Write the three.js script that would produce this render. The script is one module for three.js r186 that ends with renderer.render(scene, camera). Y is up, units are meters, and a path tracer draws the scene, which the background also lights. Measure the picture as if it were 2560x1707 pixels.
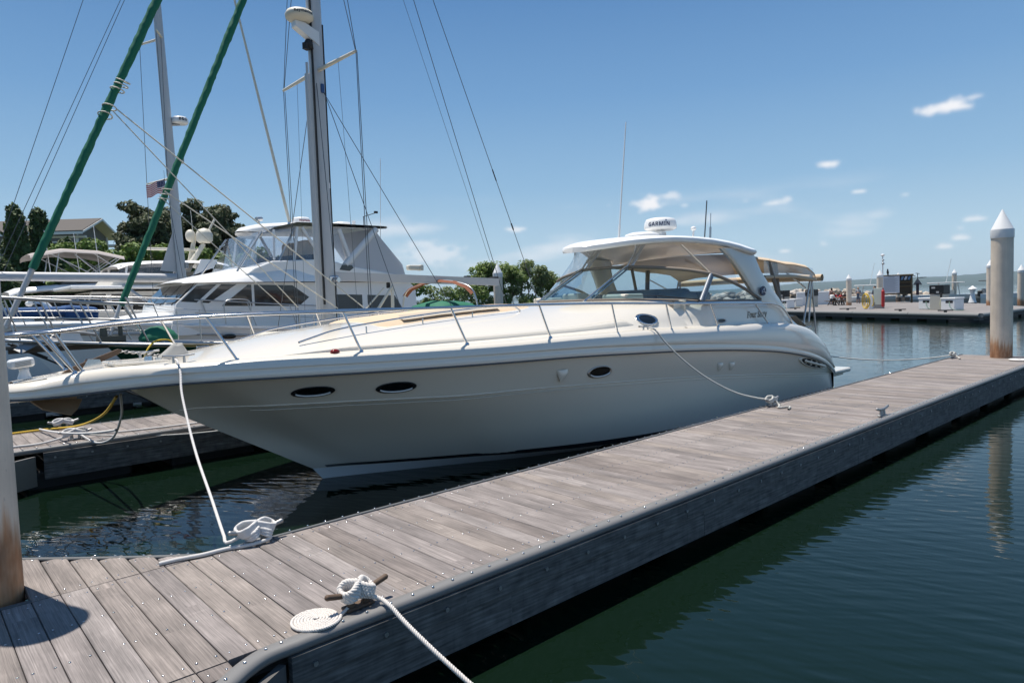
import * as THREE from 'three';
import { mergeGeometries, toCreasedNormals } from 'three/addons/utils/BufferGeometryUtils.js';
import { RoundedBoxGeometry } from 'three/addons/geometries/RoundedBoxGeometry.js';
import { FontLoader } from 'three/addons/loaders/FontLoader.js';
import { TextGeometry } from 'three/addons/geometries/TextGeometry.js';
import { MarchingCubes } from 'three/addons/objects/MarchingCubes.js';
import { ImprovedNoise } from 'three/addons/math/ImprovedNoise.js';

// ---------------------------------------------------------------- camera, sky, sun, exposure
// x runs along the finger dock, z across it, y up from the water.
const scene = new THREE.Scene();
const camera = new THREE.PerspectiveCamera(53.13, 1024 / 682, 0.1, 30000);
camera.position.set(0, 2.15, 0);
camera.rotation.order = 'YXZ';
camera.rotation.set(-Math.atan(103 / 1707), -Math.atan2(0.6717, 0.7408), THREE.MathUtils.degToRad(-1.95));
const renderer = new THREE.WebGLRenderer({ antialias: true });
renderer.toneMapping = THREE.LinearToneMapping;
renderer.toneMappingExposure = 1.2;
renderer.shadowMap.enabled = true;

const SUN = new THREE.Vector3(-0.068, 0.966, -0.25).normalize();
const sun = new THREE.DirectionalLight(new THREE.Color(1, 0.94, 0.855), 5.0);
sun.name = 'sun'; sun.position.copy(SUN).multiplyScalar(120).add(new THREE.Vector3(20, 0, -15)); sun.target.position.set(20, 0, -15);
sun.castShadow = true;
Object.assign(sun.shadow.camera, { left: -90, right: 90, top: 90, bottom: -90, near: 1, far: 300 });
sun.shadow.mapSize.set(4096, 4096);
scene.add(sun, sun.target);

let seed = 7;
const rnd = () => { seed = (seed * 1664525 + 1013904223) >>> 0; return seed / 4294967296; };
const rr = (a, b) => a + (b - a) * rnd();
const lerp = THREE.MathUtils.lerp, clamp = THREE.MathUtils.clamp, smooth = THREE.MathUtils.smoothstep;
const perlin = new ImprovedNoise();
const fbm = (x, y, z = 0, o = 4) => { let s = 0, a = 0.5, f = 1; for (let i = 0; i < o; i++) { s += a * perlin.noise(x * f, y * f, z * f + i * 7.3); a *= 0.5; f *= 2.03; } return s; };

// a clear summer sky with a few small fair-weather clouds, computed by direction
{
  const W = 2048, H = 1024, data = new Float32Array(W * H * 4), R = Math.PI / 180;
  const stops = [[-90, 0.30, 0.36, 0.42], [-2, 0.40, 0.50, 0.57], [0, 0.45, 0.56, 0.62], [4, 0.385, 0.54, 0.66], [9, 0.25, 0.42, 0.605], [16, 0.152, 0.305, 0.53], [24, 0.09, 0.213, 0.435], [40, 0.062, 0.15, 0.32], [90, 0.045, 0.108, 0.24]];
  // azimuth, elevation, half width, half height (degrees), strength
  const clouds = [[-15.47, 12.15, 2.22, 0.65, 0.95], [-13.85, 12.52, 0.9, 0.32, 0.7], [-22.65, 9.24, 1.08, 0.32, 0.9], [-36.12, 7.32, 1.65, 0.85, 0.95], [-34.36, 7.84, 1.25, 0.44, 0.6], [-33.38, 7.12, 0.56, 0.22, 0.5], [-26.37, 6.82, 1.44, 0.32, 0.75], [-25.65, 7.0, 0.71, 0.23, 0.6], [-20.74, 7.07, 0.63, 0.21, 0.8], [-17.76, 6.6, 0.3, 0.12, 0.4], [-28.71, 7.18, 0.41, 0.15, 0.35], [-47.15, 5.86, 1.06, 0.3, 0.75], [-54.2, 3.87, 3.94, 1.31, 0.5], [-54.82, 4.87, 1.96, 0.46, 0.45], [-44.21, 4.21, 1.99, 0.33, 0.35], [-13.58, 4.47, 0.73, 0.23, 0.75], [-14.5, 3.89, 0.42, 0.16, 0.6], [-14.61, 3.3, 0.98, 0.21, 0.75], [-15.44, 2.75, 0.76, 0.19, 0.8], [-25.92, 3.06, 0.58, 0.2, 0.8], [-23.21, 3.48, 0.55, 0.14, 0.55], [-39.5, 7.51, 0.45, 0.16, 0.35], [-66.31, 2.53, 6.58, 0.9, 0.35]];
  for (let j = 0; j < H; j++) {
    const el = (j + 0.5) / H * 180 - 90;
    let k = 0; while (k < stops.length - 2 && el > stops[k + 1][0]) k++;
    const a = stops[k], b = stops[k + 1], t = clamp((el - a[0]) / (b[0] - a[0]), 0, 1);
    for (let i = 0; i < W; i++) {
      const az = ((i + 0.5) / W - 0.5) * 360, o = (j * W + i) * 4;
      let c = 0;
      if (el > 0.3 && el < 40) {
        for (const [ca, ce, w, h, s] of clouds) {
          const dx = (az - ca) / w, dy = (el - ce) / h;
          if (Math.abs(dx) > 1.6 || Math.abs(dy) > 1.8) continue;
          const e = 1 - Math.hypot(dx, dy > 0 ? dy * 0.9 : dy * 1.25) + 0.95 * fbm(az * 1.1, el * 2.2, ca, 5);
          c = Math.max(c, s * smooth(e, 0.12, 0.75));
        }
        // thin high haze banks above the trees
        const n = fbm(az * 0.09 + 3.1, el * 0.42, 1.7, 5);
        c = Math.max(c, 0.5 * smooth(n, 0.02, 0.42) * smooth(el, 1, 3.5) * (1 - smooth(el, 5.5, 9)));
      }
      data[o] = lerp(lerp(a[1], b[1], t), 0.80, c); data[o + 1] = lerp(lerp(a[2], b[2], t), 0.80, c); data[o + 2] = lerp(lerp(a[3], b[3], t), 0.82, c); data[o + 3] = 1;
    }
  }
  const sky = new THREE.DataTexture(data, W, H, THREE.RGBAFormat, THREE.FloatType);
  sky.mapping = THREE.EquirectangularReflectionMapping; sky.magFilter = THREE.LinearFilter; sky.minFilter = THREE.LinearFilter; sky.needsUpdate = true;
  scene.background = sky; scene.environment = sky;
}

// ---------------------------------------------------------------- helpers
const V = (x, y, z) => new THREE.Vector3(x, y, z);
const OFF = new Map(), taken = new Set();
const numbered = (n) => { let k = n, i = 1; while (taken.has(k)) k = n + '_' + String(i++).padStart(3, '0'); taken.add(k); return k; };
// a Group at a thing's base; its parts are authored in world coordinates and re-based by part()
function thing(name, label, category, base = [0, 0, 0], group, kind) {
  const g = new THREE.Group(); g.name = numbered(name); g.position.set(...base); OFF.set(g, V(...base)); scene.add(g);
  g.userData = { label, category }; if (group) g.userData.group = group; if (kind) g.userData.kind = kind;
  return g;
}
function part(parent, name, geo, mat, label, kind) {
  if (Array.isArray(geo)) geo = merge(geo);
  const off = OFF.get(parent); geo.translate(-off.x, -off.y, -off.z);
  const m = new THREE.Mesh(geo, mat); m.name = name; m.castShadow = m.receiveShadow = true; OFF.set(m, off); parent.add(m);
  if (label) m.userData.label = label; if (kind) m.userData.kind = kind;
  return m;
}
// a piece that shares its geometry with others: placed, not baked
function piece(parent, name, geo, mat, x, y, z, ry = 0, sc) {
  const off = OFF.get(parent), m = new THREE.Mesh(geo, mat); m.name = name; m.castShadow = m.receiveShadow = true;
  m.position.set(x - off.x, y - off.y, z - off.z); m.rotation.y = ry; if (sc) m.scale.set(...sc); parent.add(m); return m;
}
function single(name, geo, mat, label, category, group, kind) { // a thing that is one mesh
  if (Array.isArray(geo)) geo = merge(geo);
  geo.computeBoundingBox(); const b = geo.boundingBox, c = V((b.min.x + b.max.x) / 2, b.min.y, (b.min.z + b.max.z) / 2);
  geo.translate(-c.x, -c.y, -c.z);
  const m = new THREE.Mesh(geo, mat); m.name = numbered(name); m.position.copy(c); m.castShadow = m.receiveShadow = true; scene.add(m); OFF.set(m, c);
  m.userData = { label, category }; if (group) m.userData.group = group; if (kind) { m.userData.kind = kind; if (kind === 'structure') delete m.userData.category; }
  return m;
}
function copyOf(root, [x, y, z], ry, label, group, sc) {
  const c = root.clone(); c.name = numbered(root.name.replace(/_\d{3}$/, '')); c.position.set(x, y, z); c.rotation.y = ry; scene.add(c);
  c.userData = { ...root.userData }; if (label) c.userData.label = label; if (group) c.userData.group = group; if (sc) c.scale.set(...sc); return c;
}
function clean(g) {
  let h = g.index ? g.toNonIndexed() : g;
  if (!h.attributes.normal) h.computeVertexNormals();
  if (!h.attributes.uv) h.setAttribute('uv', new THREE.BufferAttribute(new Float32Array(h.attributes.position.count * 2), 2));
  for (const k of Object.keys(h.attributes)) if (!['position', 'normal', 'uv'].includes(k)) h.deleteAttribute(k);
  return h;
}
const merge = (list) => mergeGeometries(list.flat(Infinity).map(clean));
const box = (w, h, d, x, y, z, ry = 0, rx = 0, rz = 0) => { const g = new THREE.BoxGeometry(w, h, d); g.rotateZ(rz); g.rotateX(rx); g.rotateY(ry); return g.translate(x, y, z); };
const rbox = (w, h, d, r, x, y, z, ry = 0, rx = 0, rz = 0, seg = 2) => { const g = new RoundedBoxGeometry(w, h, d, seg, r); g.rotateZ(rz); g.rotateX(rx); g.rotateY(ry); return g.translate(x, y, z); };
// straight bar between two points, tapering from r0 to r1
function bar(p, q, r0, r1 = r0, n = 8) {
  const a = V(...p), b = V(...q), d = b.clone().sub(a), g = new THREE.CylinderGeometry(r1, r0, d.length(), n, 1);
  g.translate(0, d.length() / 2, 0); g.applyQuaternion(new THREE.Quaternion().setFromUnitVectors(V(0, 1, 0), d.normalize())); return g.translate(...p);
}
function tube(pts, r, seg = 0, n = 8, closed = false) {
  const c = new THREE.CatmullRomCurve3(pts.map((p) => V(...p)), closed, 'centripetal');
  return new THREE.TubeGeometry(c, seg || pts.length * 6, r, n, closed);
}
const sag = (p, q, drop, n = 14) => Array.from({ length: n + 1 }, (_, i) => { const t = i / n; return [lerp(p[0], q[0], t), lerp(p[1], q[1], t) - drop * 4 * t * (1 - t), lerp(p[2], q[2], t)]; });
const lathe = (prof, x, y, z, n = 28) => new THREE.LatheGeometry(prof.map(([r, h]) => new THREE.Vector2(r, h)), n).translate(x, y, z);
const ball = (r, x, y, z, sx = 1, sy = 1, sz = 1, n = 14) => new THREE.SphereGeometry(r, n, Math.max(6, n * 0.7 | 0)).scale(sx, sy, sz).translate(x, y, z);
// skin over rows of points (rows[i][j] = [x, y, z]); uv in metres along both
function skin(rows, closeV = false, flip = false, uvScale = 1) {
  const R = rows.length, C = rows[0].length, pos = [], uv = [], idx = [];
  const ul = []; let acc = 0; for (let j = 0; j < C; j++) { if (j) acc += V(...rows[R >> 1][j]).distanceTo(V(...rows[R >> 1][j - 1])); ul.push(acc); }
  for (let i = 0, va = 0; i < R; i++) { if (i) va += V(...rows[i][C >> 1]).distanceTo(V(...rows[i - 1][C >> 1])); for (let j = 0; j < C; j++) { pos.push(...rows[i][j]); uv.push(ul[j] * uvScale, va * uvScale); } }
  for (let i = 0; i < R - (closeV ? 0 : 1); i++) for (let j = 0; j < C - 1; j++) {
    const a = i * C + j, b = ((i + 1) % R) * C + j;
    if (flip) idx.push(a, b, a + 1, b, b + 1, a + 1); else idx.push(a, a + 1, b, b, a + 1, b + 1);
  }
  const g = new THREE.BufferGeometry(); g.setAttribute('position', new THREE.Float32BufferAttribute(pos, 3)); g.setAttribute('uv', new THREE.Float32BufferAttribute(uv, 2)); g.setIndex(idx); g.computeVertexNormals(); return g;
}
const fan = (pts) => { const g = new THREE.BufferGeometry(), p = []; for (let i = 1; i < pts.length - 1; i++) p.push(...pts[0], ...pts[i], ...pts[i + 1]); g.setAttribute('position', new THREE.Float32BufferAttribute(p, 3)); g.computeVertexNormals(); return g; };
// flat polygon [x, y] extruded by d along +z
function prism(pts, d, bevel = 0) {
  const s = new THREE.Shape(pts.map(([x, y]) => new THREE.Vector2(x, y)));
  return new THREE.ExtrudeGeometry(s, { depth: d, bevelEnabled: bevel > 0, bevelSize: bevel, bevelThickness: bevel, bevelOffset: -bevel, bevelSegments: 2, steps: 1, curveSegments: 6 });
}
// a plate with thickness over a 3-D quad a b c d (in order)
function plate(a, b, c, d, t) {
  const A = [a, b, c, d].map((p) => V(...p)), n = A[1].clone().sub(A[0]).cross(A[3].clone().sub(A[0])).normalize().multiplyScalar(t), B = A.map((p) => p.clone().add(n));
  const q = (p, r, s, u) => [p, r, s, p, s, u].flatMap((v) => v.toArray());
  const g = new THREE.BufferGeometry(); g.setAttribute('position', new THREE.Float32BufferAttribute([...q(B[0], B[1], B[2], B[3]), ...q(A[3], A[2], A[1], A[0]), ...q(A[0], A[1], B[1], B[0]), ...q(A[1], A[2], B[2], B[1]), ...q(A[2], A[3], B[3], B[2]), ...q(A[3], A[0], B[0], B[3])], 3));
  g.computeVertexNormals(); return g;
}
const mirrorZ = (g, zc = 0) => { const h = clean(g.clone()); h.scale(1, 1, -1); h.translate(0, 0, 2 * zc); const p = h.attributes; for (const k of ['position', 'normal', 'uv']) { const a = p[k], s = a.itemSize; for (let i = 0; i < a.count; i += 3) for (let c = 0; c < s; c++) { const t = a.array[(i + 1) * s + c]; a.array[(i + 1) * s + c] = a.array[(i + 2) * s + c]; a.array[(i + 2) * s + c] = t; } } return h; };
// smooth curve through table rows [x, y, ...]; returns interpolated columns
function table(rows) {
  return (x) => {
    const n = rows.length; if (x <= rows[0][0]) return rows[0].slice(1); if (x >= rows[n - 1][0]) return rows[n - 1].slice(1);
    let i = 0; while (x > rows[i + 1][0]) i++;
    const h = rows[i + 1][0] - rows[i][0], t = (x - rows[i][0]) / h;
    return rows[i].slice(1).map((v, c) => {
      const d = (k) => { if (k <= 0) return (rows[1][c + 1] - rows[0][c + 1]) / (rows[1][0] - rows[0][0]); if (k >= n - 1) return (rows[n - 1][c + 1] - rows[n - 2][c + 1]) / (rows[n - 1][0] - rows[n - 2][0]);
        const a = (rows[k][c + 1] - rows[k - 1][c + 1]) / (rows[k][0] - rows[k - 1][0]), b = (rows[k + 1][c + 1] - rows[k][c + 1]) / (rows[k + 1][0] - rows[k][0]); return a * b <= 0 ? 0 : 2 * a * b / (a + b); };
      const w = rows[i + 1][c + 1], t2 = t * t, t3 = t2 * t;
      return (2 * t3 - 3 * t2 + 1) * v + (t3 - 2 * t2 + t) * h * d(i) + (-2 * t3 + 3 * t2) * w + (t3 - t2) * h * d(i + 1);
    });
  };
}
const font = await new FontLoader().loadAsync('fonts/droid/droid_sans_bold.typeface.json');
const fontSerif = await new FontLoader().loadAsync('fonts/droid/droid_serif_regular.typeface.json');
function letters(str, size, f = font, depth = 0.004) { const g = new TextGeometry(str, { font: f, size, depth, curveSegments: 3, bevelEnabled: false }); g.computeBoundingBox(); const b = g.boundingBox; return g.translate(-(b.min.x + b.max.x) / 2, -(b.min.y + b.max.y) / 2, 0); }

// ---------------------------------------------------------------- textures and materials
function dataTex(w, h, fn, srgb = true, rep) {
  const d = new Uint8Array(w * h * 4);
  for (let j = 0; j < h; j++) for (let i = 0; i < w; i++) { const c = fn(i / w, j / h), o = (j * w + i) * 4; d[o] = clamp(c[0], 0, 255); d[o + 1] = clamp(c[1], 0, 255); d[o + 2] = clamp(c[2], 0, 255); d[o + 3] = 255; }
  const t = new THREE.DataTexture(d, w, h, THREE.RGBAFormat); t.wrapS = t.wrapT = THREE.RepeatWrapping; t.magFilter = THREE.LinearFilter; t.minFilter = THREE.LinearMipmapLinearFilter; if (srgb) t.colorSpace = THREE.SRGBColorSpace; if (rep) t.repeat.set(...rep); t.needsUpdate = true; return t;
}
function canvasTex(w, h, draw) { const c = document.createElement('canvas'); c.width = w; c.height = h; draw(c.getContext('2d'), w, h); const t = new THREE.CanvasTexture(c); t.colorSpace = THREE.SRGBColorSpace; t.magFilter = THREE.LinearFilter; return t; }
const mat = (r, g, b, rough = 0.5, o = {}) => new THREE.MeshPhysicalMaterial({ color: new THREE.Color().setRGB(r, g, b), roughness: rough, ...o });
// weathered grey deck boards, grain along u
const woodTex = [], woodBump = [];
for (let v = 0; v < 4; v++) {
  const f = (u, w) => {
    const L = u * 1.5, C = w * 0.14, wob = 0.010 * fbm(L * 1.6, v * 9.1, 2, 3);
    const grain = fbm(L * 2.2, (C + wob) * 190, v * 5.7, 4), fine = fbm(L * 9, (C + wob) * 520, v * 3.3 + 20, 2);
    const blotch = fbm(L * 3.1 + v * 13, C * 9, 4.4, 4), saw = Math.pow(Math.max(0, perlin.noise(L * 26 + C * 14 * Math.sin(v * 2 + 1), C * 5, v * 8.8)), 2.2) * smooth(fbm(L * 1.3 + v * 3, 0.5, 9, 2), -0.05, 0.25);
    return [grain, fine, blotch, saw];
  };
  woodTex.push(dataTex(1024, 96, (u, w) => { const [g, f2, b, s] = f(u, w), k = 126 + 46 * g + 30 * f2 + 34 * b + 44 * s; return [k * 1.02, k * 0.96, k * 0.935]; }));
  woodBump.push(dataTex(1024, 96, (u, w) => { const [g, f2, b, s] = f(u, w), k = 128 + 120 * g + 70 * f2 + 60 * s; return [k, k, k]; }, false));
}
const plankMats = [];
for (const [k, r, b] of [[0.86, 1, 1], [1.0, 1, 1], [0.93, 1.02, 0.96], [1.1, 0.99, 1.0], [0.77, 1.03, 0.97], [1.04, 1.02, 0.95]])
  for (let v = 0; v < 4; v++) plankMats.push(new THREE.MeshStandardMaterial({ color: new THREE.Color().setRGB(k * r, k, k * b), map: woodTex[v], bumpMap: woodBump[v], bumpScale: 0.002, roughness: 0.78 }));
const fasciaTex = dataTex(1024, 256, (u, w) => { const g = fbm(u * 9, w * 38, 3, 4), b = fbm(u * 22, w * 5, 8, 4), st = Math.max(0, fbm(u * 60, w * 2, 5, 3)), k = 94 + 50 * g + 34 * b - 16 * st; return [k, k * 0.985, k * 0.97]; });
const M = {
  fascia: new THREE.MeshStandardMaterial({ map: fasciaTex, bumpMap: fasciaTex, bumpScale: 0.003, roughness: 0.85 }),
  vinyl: mat(0.19, 0.185, 0.18, 0.45), vinylDark: mat(0.10, 0.105, 0.11, 0.6), float: mat(0.014, 0.015, 0.016, 0.6),
  steel: mat(0.62, 0.62, 0.63, 0.16, { metalness: 1 }), steelDull: mat(0.5, 0.5, 0.5, 0.38, { metalness: 1 }), galv: mat(0.36, 0.36, 0.36, 0.5, { metalness: 0.9 }), rust: mat(0.11, 0.07, 0.045, 0.7),
  gelBright: mat(0.86, 0.85, 0.83, 0.25), gel: mat(0.79, 0.73, 0.63, 0.16, { clearcoat: 0.6, clearcoatRoughness: 0.06 }), gelHull: mat(0.84, 0.77, 0.66, 0.26, { clearcoat: 0.3, clearcoatRoughness: 0.1 }), gelWarm: mat(0.74, 0.675, 0.57, 0.22, { clearcoat: 0.5, clearcoatRoughness: 0.08 }),
  white: mat(0.78, 0.78, 0.77, 0.3), whiteMatt: mat(0.75, 0.75, 0.74, 0.6), cream: mat(0.62, 0.55, 0.44, 0.75), beige: mat(0.5, 0.43, 0.34, 0.8), tanCanvas: mat(0.60, 0.47, 0.33, 0.9, { sheen: 0.3 }), greyCanvas: mat(0.36, 0.355, 0.335, 0.9), taupe: mat(0.22, 0.185, 0.15, 0.85),
  black: mat(0.012, 0.012, 0.013, 0.35), blackMatt: mat(0.02, 0.02, 0.02, 0.7), darkGlass: mat(0.006, 0.007, 0.008, 0.06), tinted: mat(0.02, 0.025, 0.028, 0.07, { clearcoat: 0.5 }),
  glass: mat(0.60, 0.73, 0.78, 0.0, { transmission: 1, thickness: 0, ior: 1.5 }), vinylClear: mat(0.90, 0.92, 0.95, 0.06, { transmission: 0.94, thickness: 0, ior: 1.45 }), smokedVinyl: mat(0.62, 0.62, 0.64, 0.1, { transmission: 0.9, thickness: 0, ior: 1.45 }),
  navy: mat(0.02, 0.035, 0.09, 0.5), red: mat(0.45, 0.02, 0.02, 0.5), yellow: mat(0.62, 0.42, 0.03, 0.55), green: mat(0.006, 0.135, 0.075, 0.75), greenHull: mat(0.006, 0.045, 0.025, 0.14, { clearcoat: 0.6 }), blueCanvas: mat(0.035, 0.095, 0.24, 0.85), gold: mat(0.6, 0.42, 0.12, 0.35, { metalness: 0.6 }),
  whiteCanvas: mat(0.72, 0.73, 0.75, 0.9, { transmission: 0.4, thickness: 0 }), rope: mat(0.66, 0.62, 0.58, 0.9), alu: mat(0.50, 0.50, 0.50, 0.4, { metalness: 0.15 }), cream2: mat(0.66, 0.62, 0.52, 0.5), wire: mat(0.10, 0.11, 0.12, 0.45, { metalness: 0.5 }), teak: mat(0.30, 0.13, 0.06, 0.5), seat: mat(0.30, 0.31, 0.31, 0.6),
};
const ropeBump = dataTex(64, 64, (u, v) => { const k = 128 + 127 * Math.sin((u * 3 + v) * Math.PI * 2); return [k, k, k]; }, false);
const ropeMat = (r, g, b, rep) => { const t = ropeBump.clone(); t.repeat.set(...rep); t.needsUpdate = true; return new THREE.MeshStandardMaterial({ color: new THREE.Color().setRGB(r, g, b), bumpMap: t, bumpScale: 0.0018, roughness: 0.9 }); };

// laid rope: three strands twisted round a path
function laid(pts, R, pitch, n = 5, per = 10) {
  const c = new THREE.CatmullRomCurve3(pts.map((p) => V(...p)), false, 'centripetal'), L = c.getLength(), N = Math.ceil(L / pitch * per), fr = c.computeFrenetFrames(N), out = [], base = c.getSpacedPoints(N);
  for (let s = 0; s < 3; s++) { const q = base.map((p, i) => { const a = i / per * Math.PI * 2 + s * 2.094; return p.clone().addScaledVector(fr.normals[i], Math.cos(a) * R * 0.54).addScaledVector(fr.binormals[i], Math.sin(a) * R * 0.54); }); out.push(new THREE.TubeGeometry(new THREE.CatmullRomCurve3(q), N, R * 0.56, n)); }
  return out;
}
// ---------------------------------------------------------------- water and far shore
{
  const N = 1024, L = 11, h = new Float32Array(N * N);
  // ripple trains (periodic over the tile), mostly running one way, plus short chop
  const waves = [];
  for (let i = 0; i < 56; i++) { const k = Math.exp(rr(Math.log(34), Math.log(190))), a = -0.42 + rr(-0.42, 0.42); const kx = Math.round(k * Math.cos(a)), ky = Math.round(k * Math.sin(a)); waves.push([kx, ky, rr(0, 6.28), 1 / Math.pow(Math.hypot(kx, ky), 1.05)]); }
  for (let i = 0; i < 26; i++) { const k = Math.exp(rr(Math.log(6), Math.log(90))), a = rr(-1.4, 2.2); const kx = Math.round(k * Math.cos(a)), ky = Math.round(k * Math.sin(a)); waves.push([kx, ky, rr(0, 6.28), 0.42 / Math.pow(Math.hypot(kx, ky) + 1, 1.05)]); }
  // separable evaluation: sin(a+b) per wave from two tables
  const addWave = (h, N, kx, ky, ph, am) => {
    const sx = new Float64Array(N), cx = new Float64Array(N); for (let i = 0; i < N; i++) { const a = 2 * Math.PI * kx * i / N; sx[i] = Math.sin(a); cx[i] = Math.cos(a); }
    for (let j = 0; j < N; j++) { const b = 2 * Math.PI * ky * j / N + ph, sb = Math.sin(b) * am, cb = Math.cos(b) * am, o = j * N; for (let i = 0; i < N; i++) h[o + i] += sx[i] * cb + cx[i] * sb; }
  };
  for (const w of waves) addWave(h, N, ...w);
  let mx = 0; for (let i = 0; i < h.length; i++) mx = Math.max(mx, Math.abs(h[i])); for (let i = 0; i < h.length; i++) h[i] = 0.5 + 0.5 * h[i] / mx;
  const t = new THREE.DataTexture(h, N, N, THREE.RedFormat, THREE.FloatType); t.wrapS = t.wrapT = THREE.RepeatWrapping; t.magFilter = THREE.LinearFilter; t.needsUpdate = true;
  const g = new THREE.CircleGeometry(14000, 48); g.rotateX(-Math.PI / 2);
  const p = g.attributes.position, uv = g.attributes.uv; for (let i = 0; i < p.count; i++) uv.setXY(i, p.getX(i) / L, p.getZ(i) / L);
  const water = new THREE.Mesh(g, mat(0.0036, 0.0105, 0.0058, 0.03, { ior: 1.333, bumpMap: t, bumpScale: 0.0062 }));
  water.name = numbered('water'); water.userData = { label: 'dark green rippled harbour water between the docks', kind: 'structure' }; water.receiveShadow = true; scene.add(water);
  const bot = single('harbour_bed', box(400, 0.2, 400, 60, -3.1, -60), mat(0.05, 0.05, 0.035, 0.9), 'muddy harbour bottom under the water', 'ground', null, 'structure'); bot.castShadow = false;
}
{ // wooded hills on the far shore
  const rows = [[], [], []], R = 6200;
  for (let i = 0; i <= 420; i++) {
    const az = lerp(-62, 20, i / 420) * Math.PI / 180, d = az * 180 / Math.PI;
    const base = 34 + 50 * smooth(d, -31, -21) + 16 * smooth(d, -14, -7), top = base * (1 + 0.5 * fbm(d * 0.21, 1.5, 0, 4)) + 5 * fbm(d * 3.5, 2, 3, 4);
    for (const [k, r, y] of [[0, R, -6], [1, R + 60, top * 0.6], [2, R + 500, Math.max(4, top)]]) rows[k].push([Math.cos(az) * r, y, Math.sin(az) * r]);
  }
  single('far_hills', skin(rows, false, true), mat(0.045, 0.075, 0.06, 0.95), 'low wooded hills along the far shore', 'hills', null, 'structure');
}

// ---------------------------------------------------------------- docks
const DECK = 0.52, PITCH = 0.1423;
function plankGeo(len, w = 0.1345, h = 0.036, uo = 0, vflip = false) { // runs along z, top at y 0
  const c = 0.004, prof = [[-w / 2, -h], [-w / 2, -c], [-w / 2 + c, 0], [w / 2 - c, 0], [w / 2, -c], [w / 2, -h]], pos = [], uv = [];
  const put = (x, y, z) => { pos.push(x, y, z); const v = (x + w / 2) / w * 0.86 + 0.07 + (y < -c ? 0.06 : 0); uv.push(uo + (z / 1.5) * 0.98, vflip ? 1 - v : v); };
  const z0 = -len / 2, z1 = len / 2;
  for (let i = 0; i < 6; i++) { const [ax, ay] = prof[i], [bx, by] = prof[(i + 1) % 6]; put(ax, ay, z0); put(bx, by, z1); put(bx, by, z0); put(ax, ay, z0); put(ax, ay, z1); put(bx, by, z1); }
  for (const [z, s] of [[z0, 0], [z1, 1]]) for (let i = 1; i < 5; i++) { const t = [prof[0], prof[i], prof[i + 1]]; if (s) t.reverse(); for (const [x, y] of t) put(x, y, z); }
  const g = new THREE.BufferGeometry(); g.setAttribute('position', new THREE.Float32BufferAttribute(pos, 3)); g.setAttribute('uv', new THREE.Float32BufferAttribute(uv, 2)); g.computeVertexNormals(); return g;
}
const pick = (a) => a[Math.floor(rnd() * a.length)];
const screwGeo = new THREE.SphereGeometry(0.0065, 6, 3, 0, 6.283, 0, 1.45).scale(1, 0.55, 1), studGeo = new THREE.SphereGeometry(0.0085, 8, 4, 0, 6.283, 0, 1.57).scale(1, 0.8, 1);
// sweep a profile [out, y] along a path [x, z]; out is to the right of travel
function sweep(path, prof, smoothPath = true) {
  let pts = path.map(([x, z]) => V(x, 0, z));
  if (smoothPath) { const c = new THREE.CatmullRomCurve3(pts, false, 'centripetal'); pts = c.getPoints(path.length * 10); }
  const rows = pts.map((p, i) => { const a = pts[Math.max(0, i - 1)], b = pts[Math.min(pts.length - 1, i + 1)], d = b.clone().sub(a).normalize(); return prof.map(([o, y]) => [p.x - d.z * o, y, p.z + d.x * o]); });
  return skin(rows, false, true);
}
const railProf = [[-0.035, 0.508], [-0.035, 0.524], [0.006, 0.526], [0.026, 0.522], [0.04, 0.512], [0.046, 0.496], [0.044, 0.478], [0.034, 0.466], [0.02, 0.462], [0.0, 0.462]];
function floats(t, x0, x1, zc, w, step = 1.66) { for (let x = x0 + 0.7; x < x1 - 0.5; x += step) part(t, 'float', rbox(1.18, 0.62, w, 0.05, x, -0.09, zc), M.float); }
function fasciaRun(t, x0, x1, z, out, bottom = 0.2) { // two courses of boards on the face at z; out = +1 or -1
  const mid = (0.46 + bottom) / 2 + 0.04; let k = 0;
  for (const [y0, y1, dz] of [[mid + 0.003, 0.462, 0.010], [bottom, mid, 0]]) { let x = x0; while (x < x1 - 0.05) { const e = Math.min(x1, x + rr(3.1, 4.1)); const g = box(e - x - 0.006, y1 - y0, 0.045, (x + e) / 2, (y0 + y1) / 2, z + out * (dz - 0.022)), uv = g.attributes.uv, p = g.attributes.position; for (let i = 0; i < p.count; i++) uv.setXY(i, p.getX(i) / 2.4 + k * 0.37, p.getY(i) / 0.6 + k * 0.23); part(t, 'fascia_board', g, M.fascia); x = e; k++; } }
  const b = []; for (let x = x0 + 0.12; x < x1; x += 0.405) b.push(bar([x, 0.392, z], [x, 0.392, z + out * 0.022], 0.014, 0.014, 6)); part(t, 'bolt', b, M.galv, null, 'stuff');
}
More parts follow.
